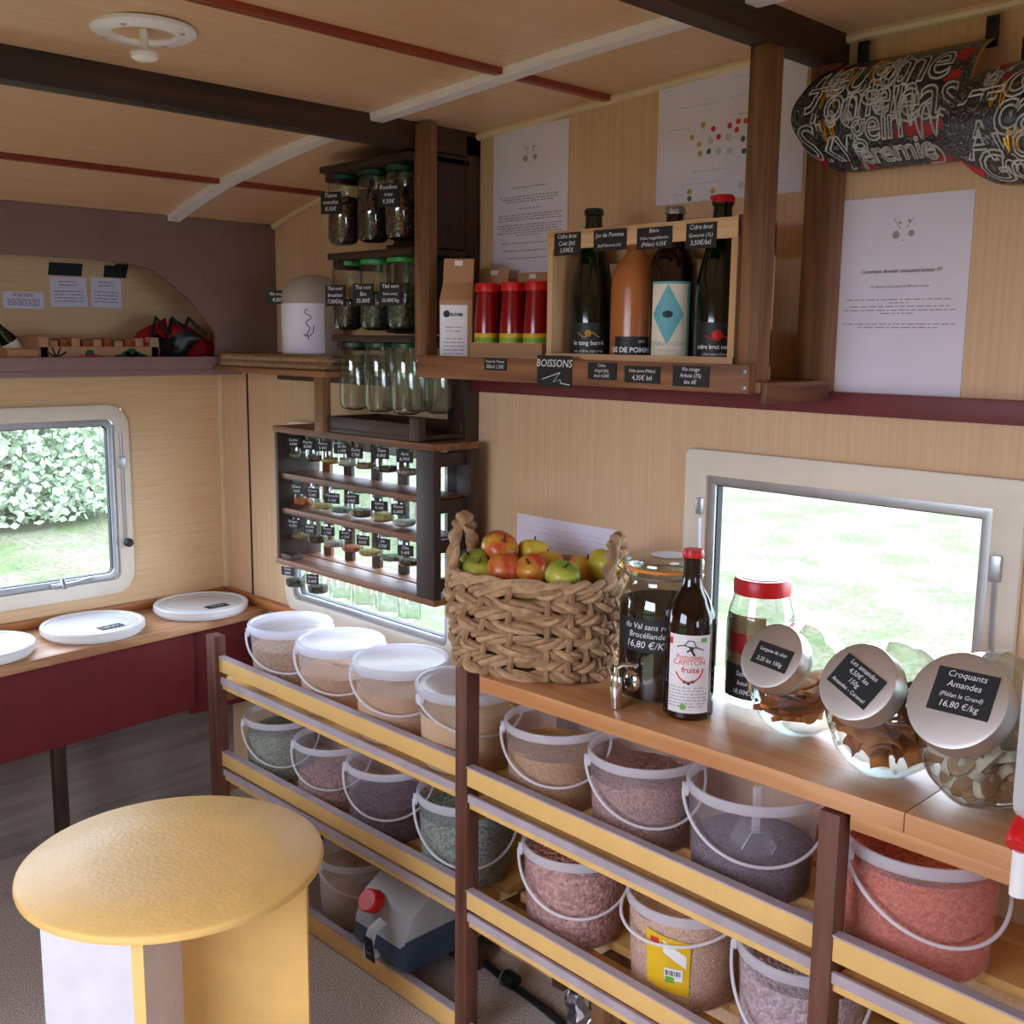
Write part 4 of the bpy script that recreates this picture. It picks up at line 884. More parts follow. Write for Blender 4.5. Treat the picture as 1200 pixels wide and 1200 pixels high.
ctag(665, 286, .060, .038, ['Cidre brut', 'Coat (bt)', '3,50€/L'], 'slate tag reading Cidre brut on the crate rail, over the crate end')
ctag(715, 281, .070, .034, ['Jus de Pomme', '(bt)ff Govoret (1L)'], 'slate tag reading Jus de Pomme on the crate rail')
ctag(767, 279, .070, .034, ['Bière', 'Onbu rouge/blanche', '(Plélan) 4,35€'], 'slate tag reading Onbu rouge on the crate rail')
ctag(822, 276, .056, .038, ['Cidre brut', 'Govoret (1L)', '3,50€/btl'], 'slate tag reading Cidre brut on the crate rail, beside the post')
def bottle(name, loc, prof, mat, label, group, rot=0, n=36):
    t = thing(name, label, 'bottle', loc, rot, group); obj('glass', MB().lathe(prof, n), mat, t); return t
def wrap(t, r, z0, z1, a0, a1, mat, name, parent=None, k=16):
    def f(u, v): a = a0+(a1-a0)*u; return Vector((r*math.cos(a), r*math.sin(a), z0+(z1-z0)*v))
    return obj(name, MB().grid(f, k, 2), mat, parent or t)
def curved_text(t, lines, r, ac, mat, parent, name='writing'):
    """lines (string, x offset, z, size, bold) bent round radius r, centred at angle ac (counter-clockwise is to the reader's right)"""
    mb = MB()
    for L in lines:
        vs, fs = textmb(L[0], L[3], L[5] if len(L) > 5 else 0., L[4] if len(L) > 4 else 0)
        mb.add([Vector((r*math.cos(ac+(p[0]+L[1])/r), r*math.sin(ac+(p[0]+L[1])/r), p[1]+L[2])) for p in vs], fs)
    return obj(name, mb, mat, parent, smooth=False)
def champ(r, h, neck=.0145): return [(.001, .004), (r*.8, 0), (r, .006), (r, h*.46), (r*.93, h*.55), (r*.68, h*.70), (neck*1.15, h*.86), (neck, h*.92), (neck, h*.955), (neck*1.18, h*.96), (neck*1.18, h*.985), (neck, h), (.001, h)]
ANG = math.atan2(-.93, -1.43)       # towards the viewer's side of the shelf
XB = -.143
pz = [onx(px, 350, XB) for px in (694, 744, 788, 843)]
HB = .282
b1 = bottle('cider_bottle', (XB, pz[0].y, ZS+.004), champ(.0385, HB-.002), 'dark_glass_green', 'dark green cider bottle with gold lettering, at the crate end', None)
wrap(b1, .0388, .012, .085, ANG-1.0, ANG+.95, 'label_black', 'label'); curved_text(b1, [('le tang barré', 0, .047, .011, .0002), ('au cidre naturel', 0, .034, .0085)], .0392, ANG, 'chalk', b1)
m = MB(); m.tube([Vector((.0394*math.cos(ANG+a), .0394*math.sin(ANG+a), .064+.004*math.sin(9*a))) for a in [-.5+.1*i for i in range(11)]], .0011, 5); m.lathe([(.001, .003), (.004, .002), (.006, 0)], 10, Matrix.Translation((.039*math.cos(ANG), .039*math.sin(ANG), .067)) @ Matrix.Rotation(ANG, 4, 'Z') @ Matrix.Rotation(PI/2, 4, 'Y')); obj('emblem', m, 'gold', b1)
b2 = bottle('juice_bottle', (XB, pz[1].y, ZS+.004), [(.001, .004), (.036, 0), (.041, .006), (.041, .14), (.039, .165), (.028, .187), (.018, .198), (.0155, .205), (.0155, .212), (.001, .212)], 'amber_juice', 'clear bottle of orange apple juice in the crate', None)
wrap(b2, .0413, .012, .062, ANG-.75, ANG+.75, 'label_black', 'label'); curved_text(b2, [('US DE POMME', 0, .036, .012, .0004), ('2017', .018, .052, .006)], .0417, ANG, 'chalk', b2)
b3 = bottle('beer_bottle', (XB, pz[2].y, ZS+.004), [(.001, .004), (.034, 0), (.0395, .006), (.0395, .165), (.037, .185), (.026, .207), (.0165, .225), (.0145, .24), (.0140, .260), (.0155, .262), (.0155, .268), (.001, .269)], 'dark_glass_brown', 'brown beer bottle with a cream and blue diamond label', None)
l3 = wrap(b3, .0398, .012, .150, ANG-.85, ANG+.85, 'label_cream', 'label'); wrap(b3, .0400, .146, .150, ANG-.85, ANG+.85, 'label_blue', 'border', l3); wrap(b3, .0400, .010, .014, ANG-.85, ANG+.85, 'label_blue', 'border', l3); wrap(b3, .0400, .012, .150, ANG+.72, ANG+.85, 'label_blue', 'border', l3, 4)
dia = [(0, .048), (.027, 0), (0, -.048), (-.027, 0)]; m = MB(); R3 = .0403
m.grid(lambda u, v: Vector((R3*math.cos(ANG-.1+(u-.5)*2*.027*(1-abs(2*v-1))/R3), R3*math.sin(ANG-.1+(u-.5)*2*.027*(1-abs(2*v-1))/R3), .050+.096*v)), 9, 25)
obj('diamond', m, 'label_blue', l3, smooth=False); m = MB()
for k in range(10):
    a = 2*PI*k/10; b = 2*PI*(k+1)/10; m.add([Vector((.0407*math.cos(ANG-.1+x/.0407), .0407*math.sin(ANG-.1+x/.0407), .098+z)) for x, z in ((0, 0), (.009*math.cos(a), .006*math.sin(a)), (.009*math.cos(b), .006*math.sin(b)))], [(0, 1, 2)])
obj('emblem', m, 'label_black', l3, smooth=False); curved_text(b3, [('ONBU-OCEAN', -.003, .048, .0095), ('biere blonde', -.003, .039, .006)], .0402, ANG, 'paper_print', l3)
wrap(b3, .0401, .018, .030, ANG+.35, ANG+.62, 'label_green', 'organic_mark', l3, 4)
obj('crown_cap', MB().lathe([(.0165, .258), (.0168, .265), (.014, .2705), (.001, .271)], 24), 'alu', b3)
b4 = bottle('cider_bottle', (XB, pz[3].y, ZS+.004), champ(.0385, .276), 'dark_glass_green', 'dark cider bottle with a red cap and red emblem', None)
wrap(b4, .0388, .012, .085, ANG-1.0, ANG+.95, 'label_black', 'label'); curved_text(b4, [('cidre brut naturel', 0, .044, .0095, .0002), ('a feu naturellement', 0, .034, .006)], .0392, ANG, 'chalk', b4)
m = MB(); m.tube([Vector((.0394*math.cos(ANG+a), .0394*math.sin(ANG+a), .062+.003*math.sin(9*a))) for a in [-.5+.1*i for i in range(11)]], .0011, 5); m.lathe([(.001, .003), (.006, .002), (.009, 0)], 10, Matrix.Translation((.039*math.cos(ANG), .039*math.sin(ANG), .065)) @ Matrix.Rotation(ANG, 4, 'Z') @ Matrix.Rotation(PI/2, 4, 'Y')); obj('emblem', m, 'label_red', b4)
obj('crown_cap', MB().lathe([(.0180, .269), (.0183, .276), (.015, .281), (.001, .2815)], 24), 'red_plastic', b4)

# ================================================================== PAPERS ON THE WALL
def sheet(y0, z0, w, h, label, tilt=0., name='notice', x=-.0015):
    """y0: edge away from the camera; z0: bottom"""
    u = Vector((0, -math.cos(tilt), math.sin(tilt))); v = Vector((0, math.sin(tilt), math.cos(tilt)))
    p = obj(name, MB().frame((0, 0, 0), u, v, w, h, .0008), 'paper', loc=(x, y0-w/2, z0+h/2), smooth=False); tagit(p, label, 'notice'); return p, u, v
def logo(p, u, v, cy, s=1.):
    m = MB(); n = u.cross(v)
    for a, b, r in ((-.010, -.008, .0055), (.012, -.007, .0045), (-.005, .008, .002), (.008, .010, .0022), (.0, -.016, .0012)): m.disc(u*a*s+v*(cy+b*s)+n*.0012, n, r*s, 12)
    for a, b in ((-.014, .012), (.014, .012)): m.bar(u*a*s*.3+v*(cy+.0)+n*.0012, u*a*s+v*(cy+b*1.3)+n*.0012, .0012, .0004, n)
    obj('logo', m, 'paper_print', p, smooth=False, kind='stuff')
rng = random.Random(9)
pr, u, v = sheet(-1.9275-.009, 1.2845, .21, .297, 'white notice on how to become a consomm\'acteur, above the red rail', -.0)
logo(pr, u, v, .10, 1.1); writing([("Comment devenir consomm'acteur ???", 0, .035, .0082, .1, .0001), ('En adhérant à l\'association (5,00€ pour l\'année)', 0, .013, .0048, .1)], (-.0008, 0, 0), u, v, 'ink', pr); m = MB()
for w, y in ((.17, -.006), (.03, -.011), (.16, -.0165), (.178, -.022), (.056, -.027), (.182, -.043), (.13, -.048)): dashes(m, (-.0008, 0, 0), u, v, w, y, rng, .0016)
obj('print', m, 'paper_print', pr, smooth=False, kind='stuff')
pl_, u, v = sheet(-1.1415, 1.485, .21, .297, 'white notice with grey print beside the dark post panel')
logo(pl_, u, v, .095, 1.2); m = MB()
for w, y in ((.10, .030), (.17, .012), (.16, .007), (.13, .002), (.06, -.012), (.18, -.024), (.175, -.029), (.18, -.034), (.18, -.044), (.18, -.049), (.16, -.054), (.18, -.059), (.07, -.064), (.16, -.080), (.15, -.095), (.12, -.110)): dashes(m, (-.0008, 0, 0), u, v, w, y, rng, .0021)
obj('print', m, 'paper_print', pl_, smooth=False, kind='stuff')
cl, u, v = sheet(-1.5677, 1.602, .297, .21, 'white wall chart with coloured round stickers behind the drinks post', 0., 'wall_chart')
P0, P1 = Vector((cl.location.x-.0012, cl.location.y, cl.location.z)), None
for mt, lst in (('olive_dot', ((326, 578), (246, 668), (295, 717), (302, 780), (226, 1048))), ('red_dot', ((396, 606), (433, 662), (511, 583), (572, 553), (625, 549), (560, 612), (390, 1090))), ('teal_dot', ((605, 676), (611, 761), (364, 765), (227, 1097))), ('orange_dot', ((392, 1040),)), ('blue_dot', ((375, 690), (500, 665), (435, 760), (512, 760), (590, 1000)))):
    for a, b in lst:
        q = onx(770+a/6, 50+b/6, P0.x); obj('sticker', MB().disc((0, 0, 0), (-1, 0, 0), .0048 if mt != 'blue_dot' else .006, 16), mt, cl, loc=q-cl.location, smooth=False)
m = MB()
for w, x0, y in ((.022, -.125, .088), (.10, .06, .090), (.08, -.06, .055), (.05, .03, .06), (.06, .04, .03), (.05, -.10, .02), (.03, .02, -.005), (.08, -.03, -.055), (.05, .09, -.05), (.09, -.05, -.075), (.05, .115, -.09), (.02, -.10, -.09), (.02, -.03, -.088)): dashes(m, (-.0008, 0, 0), u, v, w, y, rng, .0014, x0=x0)
obj('print', m, 'blue_dot', cl, smooth=False, kind='stuff')
ps, u, v = sheet(-1.222, .862, .275, .135, 'white handwritten note on the wall behind the apple basket', .0); m = MB()
for w, y in ((.22, .045), (.23, .034), (.12, .02), (.08, .008)): dashes(m, (-.0008, 0, 0), u, v, w, y, rng, .0012)
obj('print', m, 'blue_dot', ps, smooth=False, kind='stuff')

# ================================================================== PAINTED DECKS
def deck(ya, yb, zc, hz, depth, label, seed, tilt=0., x0=-.015, words=()):
    t = thing('painted_deck', label, 'deck', (x0, ya, zc)); L = ya-yb; A = 1.25
    def surf(u, w, off=0.):
        s = u*L; k = 1.0
        if s < .06: k = (1-(1-s/.06)**2.4)**(1/2.4)*.45+.55 if s > 0 else .55
        a = w*A*k; R = hz/math.sin(A); b = depth
        return Vector((-.006-(b+off)*(math.cos(a)-math.cos(A))/(1-math.cos(A))-off*.2, -s-(.035*(w*w) if u < .5 else 0)*(1-2*u), R*math.sin(a)*(1+off*3)+tilt*s))
    m = MB(); nu, nv = 40, 24
    front = [[surf(i/(nu-1), -1+2*j/(nv-1)) for i in range(nu)] for j in range(nv)]; back = [[p+Vector((.009, 0, 0)) for p in r] for r in front]
    m.grid(lambda u, v: surf(u, -1+2*v), nu, nv); obj('painted_face', m, 'deck_paint', t)
    e = MB(); rim = [front[0][i] for i in range(nu)]+[front[j][nu-1] for j in range(1, nv)]+[front[nv-1][i] for i in range(nu-2, -1, -1)]+[front[j][0] for j in range(nv-2, 0, -1)]
    n = len(rim); e.add([p for p in rim]+[p+Vector((.009, 0, 0)) for p in rim], [(i, (i+1) % n, n+(i+1) % n, n+i) for i in range(n)])
    e.grid(lambda u, v: surf(u, -1+2*v)+Vector((.009, 0, 0)), nu, nv); obj('board', e, 'deck_edge', t)
    r = random.Random(seed)
    def stroke(pts, rad, mat):
        obj('painted_curl', MB().tube([surf(min(.995, max(.005, a)), min(.97, max(-.97, b)), .0012) for a, b in pts], rad, 5), mat, t)
    for wd, cu_, cw_, sz in words:
        cv = bpy.data.curves.new('t', 'FONT'); cv.body = wd; cv.size = sz; cv.fill_mode = 'NONE'; cv.bevel_depth = .0013; cv.bevel_resolution = 0; cv.resolution_u = 3; cv.align_x = 'CENTER'; cv.shear = .15; cv.space_character = .92
        ob_ = bpy.data.objects.new('t', cv); me = bpy.data.meshes.new_from_object(ob_); cxs = [v.co.x for v in me.vertices]
        m = MB(); m.add([surf(min(.995, max(.004, cu_+v.co.x/L)), max(-.98, min(.98, cw_+(v.co.y-sz*.25)/hz*.95)), .0018+v.co.z*1.1) for v in me.vertices], [tuple(p.vertices) for p in me.polygons])
        m2 = MB(); vs_, fs_ = textmb(wd, sz, .15, .004); m2.add([surf(min(.995, max(.004, cu_+v[0]*.92/L)), max(-.98, min(.98, cw_+(v[1]-sz*.25)/hz*.95)), .0010) for v in vs_], fs_)
        obj('painted_word', m2, 'deck_teal', t, smooth=False); obj('word_outline', m, 'deck_line', t); bpy.data.meshes.remove(me); bpy.data.objects.remove(ob_); bpy.data.curves.remove(cv)
    for k in range(16):
        cu, cw = r.uniform(.10, .92), r.uniform(-.82, .82); kind = r.random(); ru = r.uniform(.03, .075); rw = ru*L/hz*1.1
        mt = 'deck_line' if r.random() < .84 else 'deck_gold'
        if kind < .45:
            tw = r.uniform(2.5, 4.2)*PI; ph = r.uniform(0, 6); sg = r.choice((-1, 1)); pts = [(cu+ru*(1-.75*i/26)*math.cos(ph+sg*tw*i/26), cw+rw*(1-.75*i/26)*math.sin(ph+sg*tw*i/26)) for i in range(27)]
        else:
            fq = r.uniform(1.5, 2.6); pts = [(cu+ru*1.9*(i/24-.5), cw+rw*.8*math.sin(fq*2*PI*i/24+k)+.05*math.sin(i)) for i in range(25)]
        stroke(pts, r.uniform(.0011, .0018), mt)
    for k in range(5):
        cu, cw = (.06, .93, .15, .9, .35)[k], (-.75, .55, .8, .2, -.92)[k]; ru = .05
        m = MB(); q = [surf(min(.995, max(.004, cu+ru*math.cos(a)*(1+.3*math.sin(3*a)))), max(-.98, min(.98, cw+ru*2.2*math.sin(a))), .0007) for a in [2*PI*i/18 for i in range(18)]]
        m.add([surf(cu, cw, .0009)]+q, [(0, i+1, (i+1) % 18+1) for i in range(18)]); obj('red_patch', m, 'deck_red', t)
    for yy in (-.075, -L+.005):
        hk = MB().box(-.006, -.002, yy-.009, yy+.009, hz-.012, hz+.030); hk.lathe([(.001, .003), (.004, .002), (.005, 0)], 10, Matrix.Translation((-.006, yy, hz+.020)) @ Matrix.Rotation(-PI/2, 4, 'Y')); obj('hanging_bracket', hk.xf(Matrix.Translation((0, 0, tilt*-yy))), 'black_plastic', t, bevel=.001)
    return t
deck(-1.893, -2.165, 1.700, .080, .070, 'graffiti-painted curved deck hanging next to the ceiling beam post', 21, .0, words=(('Jeugme', .50, .45, .078), ('Tomein', .40, .05, .062), ('gein', .50, -.30, .055), ('eas', .78, -.05, .075), ('Sky', .17, -.52, .07), ('jeremie', .55, -.70, .045)))
deck(-2.150, -2.42, 1.655, .080, .075, 'second graffiti-painted deck overlapping the first one', 33, .0, -.050, words=(('Moi', .25, .42, .075), ('Tca', .27, -.02, .075), ('Ayo', .26, -.36, .06), ('Go', .24, -.72, .06)))

# ================================================================== ON THE WORKTOP
# woven basket of apples
bk = thing('woven_basket', 'thick woven rush basket of apples on the worktop end', 'basket', (-.236, -1.511, zw), math.atan2(-.90, .44))
BA, BB, BHT = .150, .112, .168
def bpath(i, n, k, z):
    t = 2*PI*i/n; e = .72; ct, st = math.cos(t), math.sin(t); g = .90+.10*min(1, z/BHT*1.3)
    return Vector((BA*g*abs(ct)**e*math.copysign(1, ct), BB*g*abs(st)**e*math.copysign(1, st), z))
NR = 8
for k in range(NR):
    zc_ = .012+k*(BHT-.012)/(NR-.5); n = 168; NW = 11
    for s_ in range(3):
        pts = []
        for i in range(n):
            t = 2*PI*i/n; p = bpath(i, n, k, zc_); nrm = Vector((p.x/BA**2, p.y/BB**2, 0)).normalized()
            w = .0065*math.sin(NW*t+PI*(k % 2)); tw = 2*PI*s_/3+i*.42*(1 if k % 2 else -1)
            pts.append(p+nrm*(w+.0058*math.cos(tw))+Vector((0, 0, .0062*math.sin(tw)+.002*math.sin(5*t+k*2.1))))
        obj('woven_strand', MB().tube(pts, .0058, 6, True), 'wicker_pale' if (s_+k) % 2 else 'wicker', bk)
for i in range(22):
    pts = []
    for j in range(9):
        z = .004+j*(BHT-.004)/8; p = bpath(i*168/22+3, 168, 0, z); nrm = Vector((p.x/BA**2, p.y/BB**2, 0)).normalized(); pts.append(p+nrm*(-.006*math.cos(PI*j+PI*(i % 2))+.003))
    obj('stake', MB().tube(pts, .0062, 6), 'wicker', bk)
rimp = [bpath(i, 120, 0, BHT+.002) for i in range(120)]
for s_ in range(2): obj('rim_strand', MB().tube([p+Vector((.005*math.cos(i*.5+PI*s_)*p.x/BA, .005*math.cos(i*.5+PI*s_)*p.y/BB, .006*math.sin(i*.5+PI*s_))) for i, p in enumerate(rimp)], .0075, 6, True), 'wicker_pale', bk)
obj('base', MB().prism([(.9*bpath(i, 40, 0, 0).x, .9*bpath(i, 40, 0, 0).y) for i in range(40)], 'Z', 0.0005, .008), 'wicker', bk)
for sg in (-1, 1):
    for s_ in range(2):
        pts = []
        for i in range(49):
            a = PI*i/48; tw = i*.55+PI*s_
            hh = .108 if sg < 0 else .088
            c0 = Vector((sg*(BA-.006), -.052*math.cos(a), BHT-.015+hh*math.sin(a)**.8)); pts.append(c0+Vector((.005*math.cos(tw), .003*math.sin(tw), .005*math.sin(tw))))
        obj('handle_strand', MB().tube(pts, .0082, 7), 'wicker_pale' if s_ else 'wicker', bk)
def apple_mesh(r, sq):
    prof = [(.001, -.80*r), (.18*r, -.86*r), (.40*r, -.84*r), (.72*r, -.62*r), (.93*r, -.22*r), (1.0*r, .15*r), (.92*r, .52*r), (.70*r, .78*r), (.42*r, .88*r), (.20*r, .82*r), (.07*r, .68*r), (.001, .62*r)]
    m = MB().lathe([(a, b*sq) for a, b in prof], 24)
    for v in m.v: f = 1+.025*math.sin(5*math.atan2(v.y, v.x)); v.x *= f; v.y *= f
    return m
APP = [  # px, py, height above worktop, radius, material, label
 (585, 644, .196, .036, 'apple_red', 'red and yellow apple on top of the pile, beside the handle'), (592, 671, .170, .036, 'apple_mixed', 'orange-red apple with a dark stem below the topmost apple'),
 (625, 649, .184, .032, 'apple_yellow', 'yellow apple with its hollow showing, near the wall note'), (623, 668, .180, .028, 'apple_red', 'small red apple between the two front apples'),
 (659, 676, .180, .031, 'apple_green', 'green apple at the front rim of the basket'), (709, 664, .182, .033, 'apple_yellow', 'large yellow apple next to the smaller handle'), (643, 662, .172, .028, 'apple_mixed', 'orange apple half hidden behind the green apple'),
 (683, 668, .170, .030, 'apple_mixed', 'brownish apple between the green and the large yellow apple'), (556, 660, .175, .028, 'apple_green', 'yellow-green apple behind the tall handle'), (560, 672, .166, .030, 'apple_green', 'dull green apple low beside the tall handle'), (733, 668, .172, .024, 'apple_yellow', 'small yellow apple behind the smaller handle')]
rng = random.Random(4)
for px, py, hz_, r, mt, lab in APP:
    p = onz(px, py, zw+hz_); t = thing('apple', lab, 'apple', p, 0, 'apples in the woven basket'); t.rotation_euler = (rng.uniform(-.7, .3), rng.uniform(-.6, .6), rng.uniform(0, 6))
    obj('flesh', apple_mesh(r, rng.uniform(.86, .98)), mt, t); obj('stem', MB().tube([(0, 0, .55*r), (.002, 0, .80*r), (.005, .001, 1.02*r)], .0016, 6), 'stem', t)
rc = bk.matrix_basis
for k in range(9):      # apples underneath that carry the visible ones
    a = k*2.4; q = Vector((.085*math.cos(a)*(.4+.6*(k % 3)/2), .055*math.sin(a)*(.4+.6*(k % 2)), .042+.040*(k % 3)))
    p = Matrix.Translation(bk.location) @ Matrix.Rotation(bk.rotation_euler.z, 4, 'Z') @ q
    t = thing('apple', 'apple lower down in the pile in the basket', 'apple', p, a, 'apples in the woven basket'); obj('flesh', apple_mesh(.033, .92), 'apple_mixed' if k % 2 else 'apple_green', t); obj('stem', MB().tube([(0, 0, .018), (.003, 0, .032)], .0015, 6), 'stem', t)

# drinks dispenser
dpz = onx(776, 648, -.205); HD = dpz.z-zw
dp = thing('drink_dispenser', 'glass dispenser jar of dark honey-brown liquid with a chrome tap', 'dispenser', (-.205, onx(776, 740, -.205).y, zw))
RD = .071
obj('glass', MB().lathe([(.001, .002), (RD*.85, .002), (RD*.97, .008), (RD, .02), (RD, HD*.62), (RD*.97, HD*.70), (RD*.86, HD*.78), (RD*.80, HD*.81), (RD*.80, HD*.90), (RD*.84, HD*.92)], 44), 'jar_glass', dp)
obj('liquid', MB().lathe([(.001, .005), (RD*.84, .005), (RD*.955, .011), (RD*.985, .022), (RD*.985, HD*.64), (RD*.95, HD*.68), (.001, HD*.68)], 44), 'dark_brew', dp)
obj('seal', MB().lathe([(RD*.82, HD*.905), (RD*.90, HD*.905), (RD*.90, HD*.925), (RD*.82, HD*.925)], 40), 'orange_dot', dp)
obj('lid', MB().lathe([(RD*.84, HD*.925), (RD*.91, HD*.93), (RD*.91, HD*.955), (RD*.86, HD*.985), (RD*.70, HD*.99), (.001, HD*.985)], 40), 'jar_glass', dp)
obj('lid_sticker', MB().disc((0.005, -.005, HD*.992), (0, 0, 1), .030, 20), 'label_white', dp, smooth=False)
m = MB().tube([(RD*.88*math.cos(a), RD*.88*math.sin(a), HD*.865) for a in [2*PI*i/36 for i in range(36)]], .0018, 6, True); m.tube([(RD*.90*math.cos(2.2), RD*.90*math.sin(2.2), HD*.865), (RD*1.08*math.cos(2.2), RD*1.08*math.sin(2.2), HD*.90), (RD*.95*math.cos(2.2), RD*.95*math.sin(2.2), HD*.97)], .002, 6); obj('wire_clasp', m, 'alu', dp)
AD = ANG-.33
wrap(dp, RD+.0012, HD*.375, HD*.60, AD-.8, AD+.95, 'slate', 'price_label', k=20); curved_text(dp, [('du Val sans retour', .005, HD*.535, .0135, 0, .2), ('Brocéliande', -.004, HD*.475, .0135, 0, .2), ('16,80 €/Kilo', 0, HD*.405, .0165, 0, .2)], RD+.002, AD+.1, 'chalk', dp)
at = ANG-.62; e_ = Vector((math.cos(at), math.sin(at), 0)); q = e_.to_track_quat('Z', 'Y').to_matrix().to_4x4(); sd_ = Vector((-e_.y, e_.x, 0))
tp_ = obj('tap', MB().lathe([(.001, -.004), (.017, -.004), (.018, .002), (.014, .006), (.008, .008), (.0075, .030), (.010, .032), (.001, .033)], 20, Matrix.Translation(e_*RD+Vector((0, 0, .038))) @ q), 'chrome', dp)
b0_ = e_*(RD+.036)+Vector((0, 0, .038))
obj('spout', MB().lathe([(.001, .018), (.010, .017), (.0125, .008), (.0125, -.004), (.010, -.018), (.0085, -.036), (.006, -.036), (.006, -.02), (.001, -.02)], 20, Matrix.Translation(b0_)), 'chrome', tp_)
obj('lever', MB().tube([b0_+Vector((0, 0, .016)), b0_+Vector((0, 0, .030)), b0_+Vector((0, 0, .036))+sd_*.010-e_*.004, b0_+Vector((0, 0, .040))+sd_*.036-e_*.006], lambda q: .0062-.003*q, 10), 'chrome', tp_)

# dark cider bottle with label
pb = onz(807, 838, zw); HBt = .262; RB = .0395
cb = bottle('cider_bottle', (-.248, onx(807, 800, -.248).y, zw), [(.001, .004), (.034, 0), (RB, .006), (RB, .148), (.037, .165), (.026, .190), (.0165, .207), (.0150, .225), (.0142, .250), (.0160, .252), (.0160, HBt), (.001, HBt)], 'dark_glass_brown', 'dark brown bottle with a white hand-drawn label and red cap', None)
AC = ANG+.10
lb = wrap(cb, RB+.0003, .014, .138, AC-.92, AC+.80, 'label_white', 'label', k=20)
curved_text(cb, [('Pommeau', 0, .100, .011, 0, .2), ('CAPITON', 0, .091, .012), ('fruité', .002, .079, .013, .0002, .1)], RB+.0008, AC-.06, 'label_red', lb)
m = MB(); RR = RB+.0010
P3 = lambda x, z: Vector((RR*math.cos(AC-.06+x/RR), RR*math.sin(AC-.06+x/RR), z))
m.tube([P3(-.020, .119), P3(-.010, .122), P3(.0, .120), P3(.012, .119), P3(.022, .115)], .0009, 5); m.tube([P3(-.008, .122), P3(-.002, .130), P3(.006, .129), P3(.010, .120)], .0008, 5); m.tube([P3(0, .120), P3(.004, .113), P3(.008, .106)], .0018, 5); m.tube([P3(.006, .118), P3(-.004, .112)], .0014, 5)
obj('drawing', m, 'ink', lb, kind='stuff')
obj('red_arc', MB().tube([P3(.022*math.cos(a), .088+.024*math.sin(a)) for a in [-.1-.14*i for i in range(20)]], .0011, 5), 'label_red', lb)
m = MB()
for x, z in ((-.006, .064), (.0, .062), (.006, .065)): m.add([P3(x-.004, z), P3(x, z+.003), P3(x+.004, z), P3(x, z-.003)], [(0, 1, 2, 3)])
obj('leaf_mark', m, 'dark_green_lid', lb, smooth=False, kind='stuff')
for nm, mt, a, b, c_, d_ in (('red_mark', 'label_red', -.034, -.028, .122, .132), ('organic_mark', 'label_green', .018, .027, .127, .134)): obj(nm, MB().add([P3(a, c_), P3(b, c_), P3(b, d_), P3(a, d_)], [(0, 1, 2, 3)]), mt, lb, smooth=False)
obj('green_seal', MB().add([P3(-.008+.005*math.cos(t), .024+.005*math.sin(t)) for t in [2*PI*i/14 for i in range(14)]], [list(range(14))]), 'label_green', lb, smooth=False)
m = MB(); r2 = random.Random(8)
for k in range(7):
    x = -.033
    while x < .024:
        w = r2.uniform(.003, .009); m.add([P3(x, .054-.005*k), P3(x+w, .054-.005*k), P3(x+w, .0555-.005*k), P3(x, .0555-.005*k)], [(0, 1, 2, 3)]); x += w+.002 if abs(x) > .002 else w+.006
obj('print', m, 'paper_print', lb, smooth=False, kind='stuff')
obj('crown_cap', MB().lathe([(.0165, HBt-.009), (.0172, HBt-.004), (.0150, HBt+.003), (.001, HBt+.0035)], 24), 'red_plastic', cb)

# jar with the red lid
pj = onx(890, 760, -.125); HJ = onx(892, 676, -.125).z-zw; RJ = .0535
rj = thing('red_lid_jar', 'tall glass jar with a red lid before the window', 'jar', (-.125, pj.y, zw))
obj('glass', MB().lathe([(.001, .004), (RJ*.8, .002), (RJ*.97, .008), (RJ, .018), (RJ, HJ*.66), (RJ*.95, HJ*.75), (RJ*.82, HJ*.86), (RJ*.80, HJ*.90)], 40), 'jar_glass', rj)
obj('lid', MB().lathe([(RJ*.80, HJ*.88), (RJ*.84, HJ*.88), (RJ*.85, HJ*.97), (RJ*.80, HJ), (.001, HJ*1.0)], 36), 'red_plastic', rj); obj('lid_sticker', MB().disc((0, 0, HJ*1.003), (0, 0, 1), RJ*.62, 24), 'label_white', rj, smooth=False)
AJ = ANG-.45
l_ = wrap(rj, RJ-.002, HJ*.34, HJ*.74, AJ-.95, AJ+.6, 'label_tan', 'inner_packet', k=14); wrap(rj, RJ-.0015, HJ*.44, HJ*.60, AJ-.95, AJ+.5, 'label_red', 'packet_panel', l_, 12)
wrap(rj, RJ+.0012, HJ*.10, HJ*.36, AJ-.75, AJ+.65, 'slate', 'price_label', k=14); curved_text(rj, [('Sablés', 0, HJ*.28, .011, 0, .2), ('beurre', .004, HJ*.21, .011, 0, .2), ('18,00€/Kg', .003, HJ*.14, .011, 0, .2)], RJ+.002, AJ, 'chalk', rj)
rng = random.Random(6)
for k in range(7):
    a = rng.uniform(-1, 2.6)+AJ; q = Vector((.026*math.cos(a), .026*math.sin(a), .016+.016*k)); p = rj.location+q
    b = obj('biscuit', MB().box(-.018, .018, -.011, .011, -.004, .004), 'almond_sugar' if k % 2 else 'nut_biscuit', loc=p, bevel=.003); b.rotation_euler = (rng.uniform(-.6, .6), rng.uniform(-.6, .6), rng.uniform(0, 3)); tagit(b, 'pale sugared biscuit inside the red-lidded jar', 'biscuit', 'biscuits in the red-lidded jar')

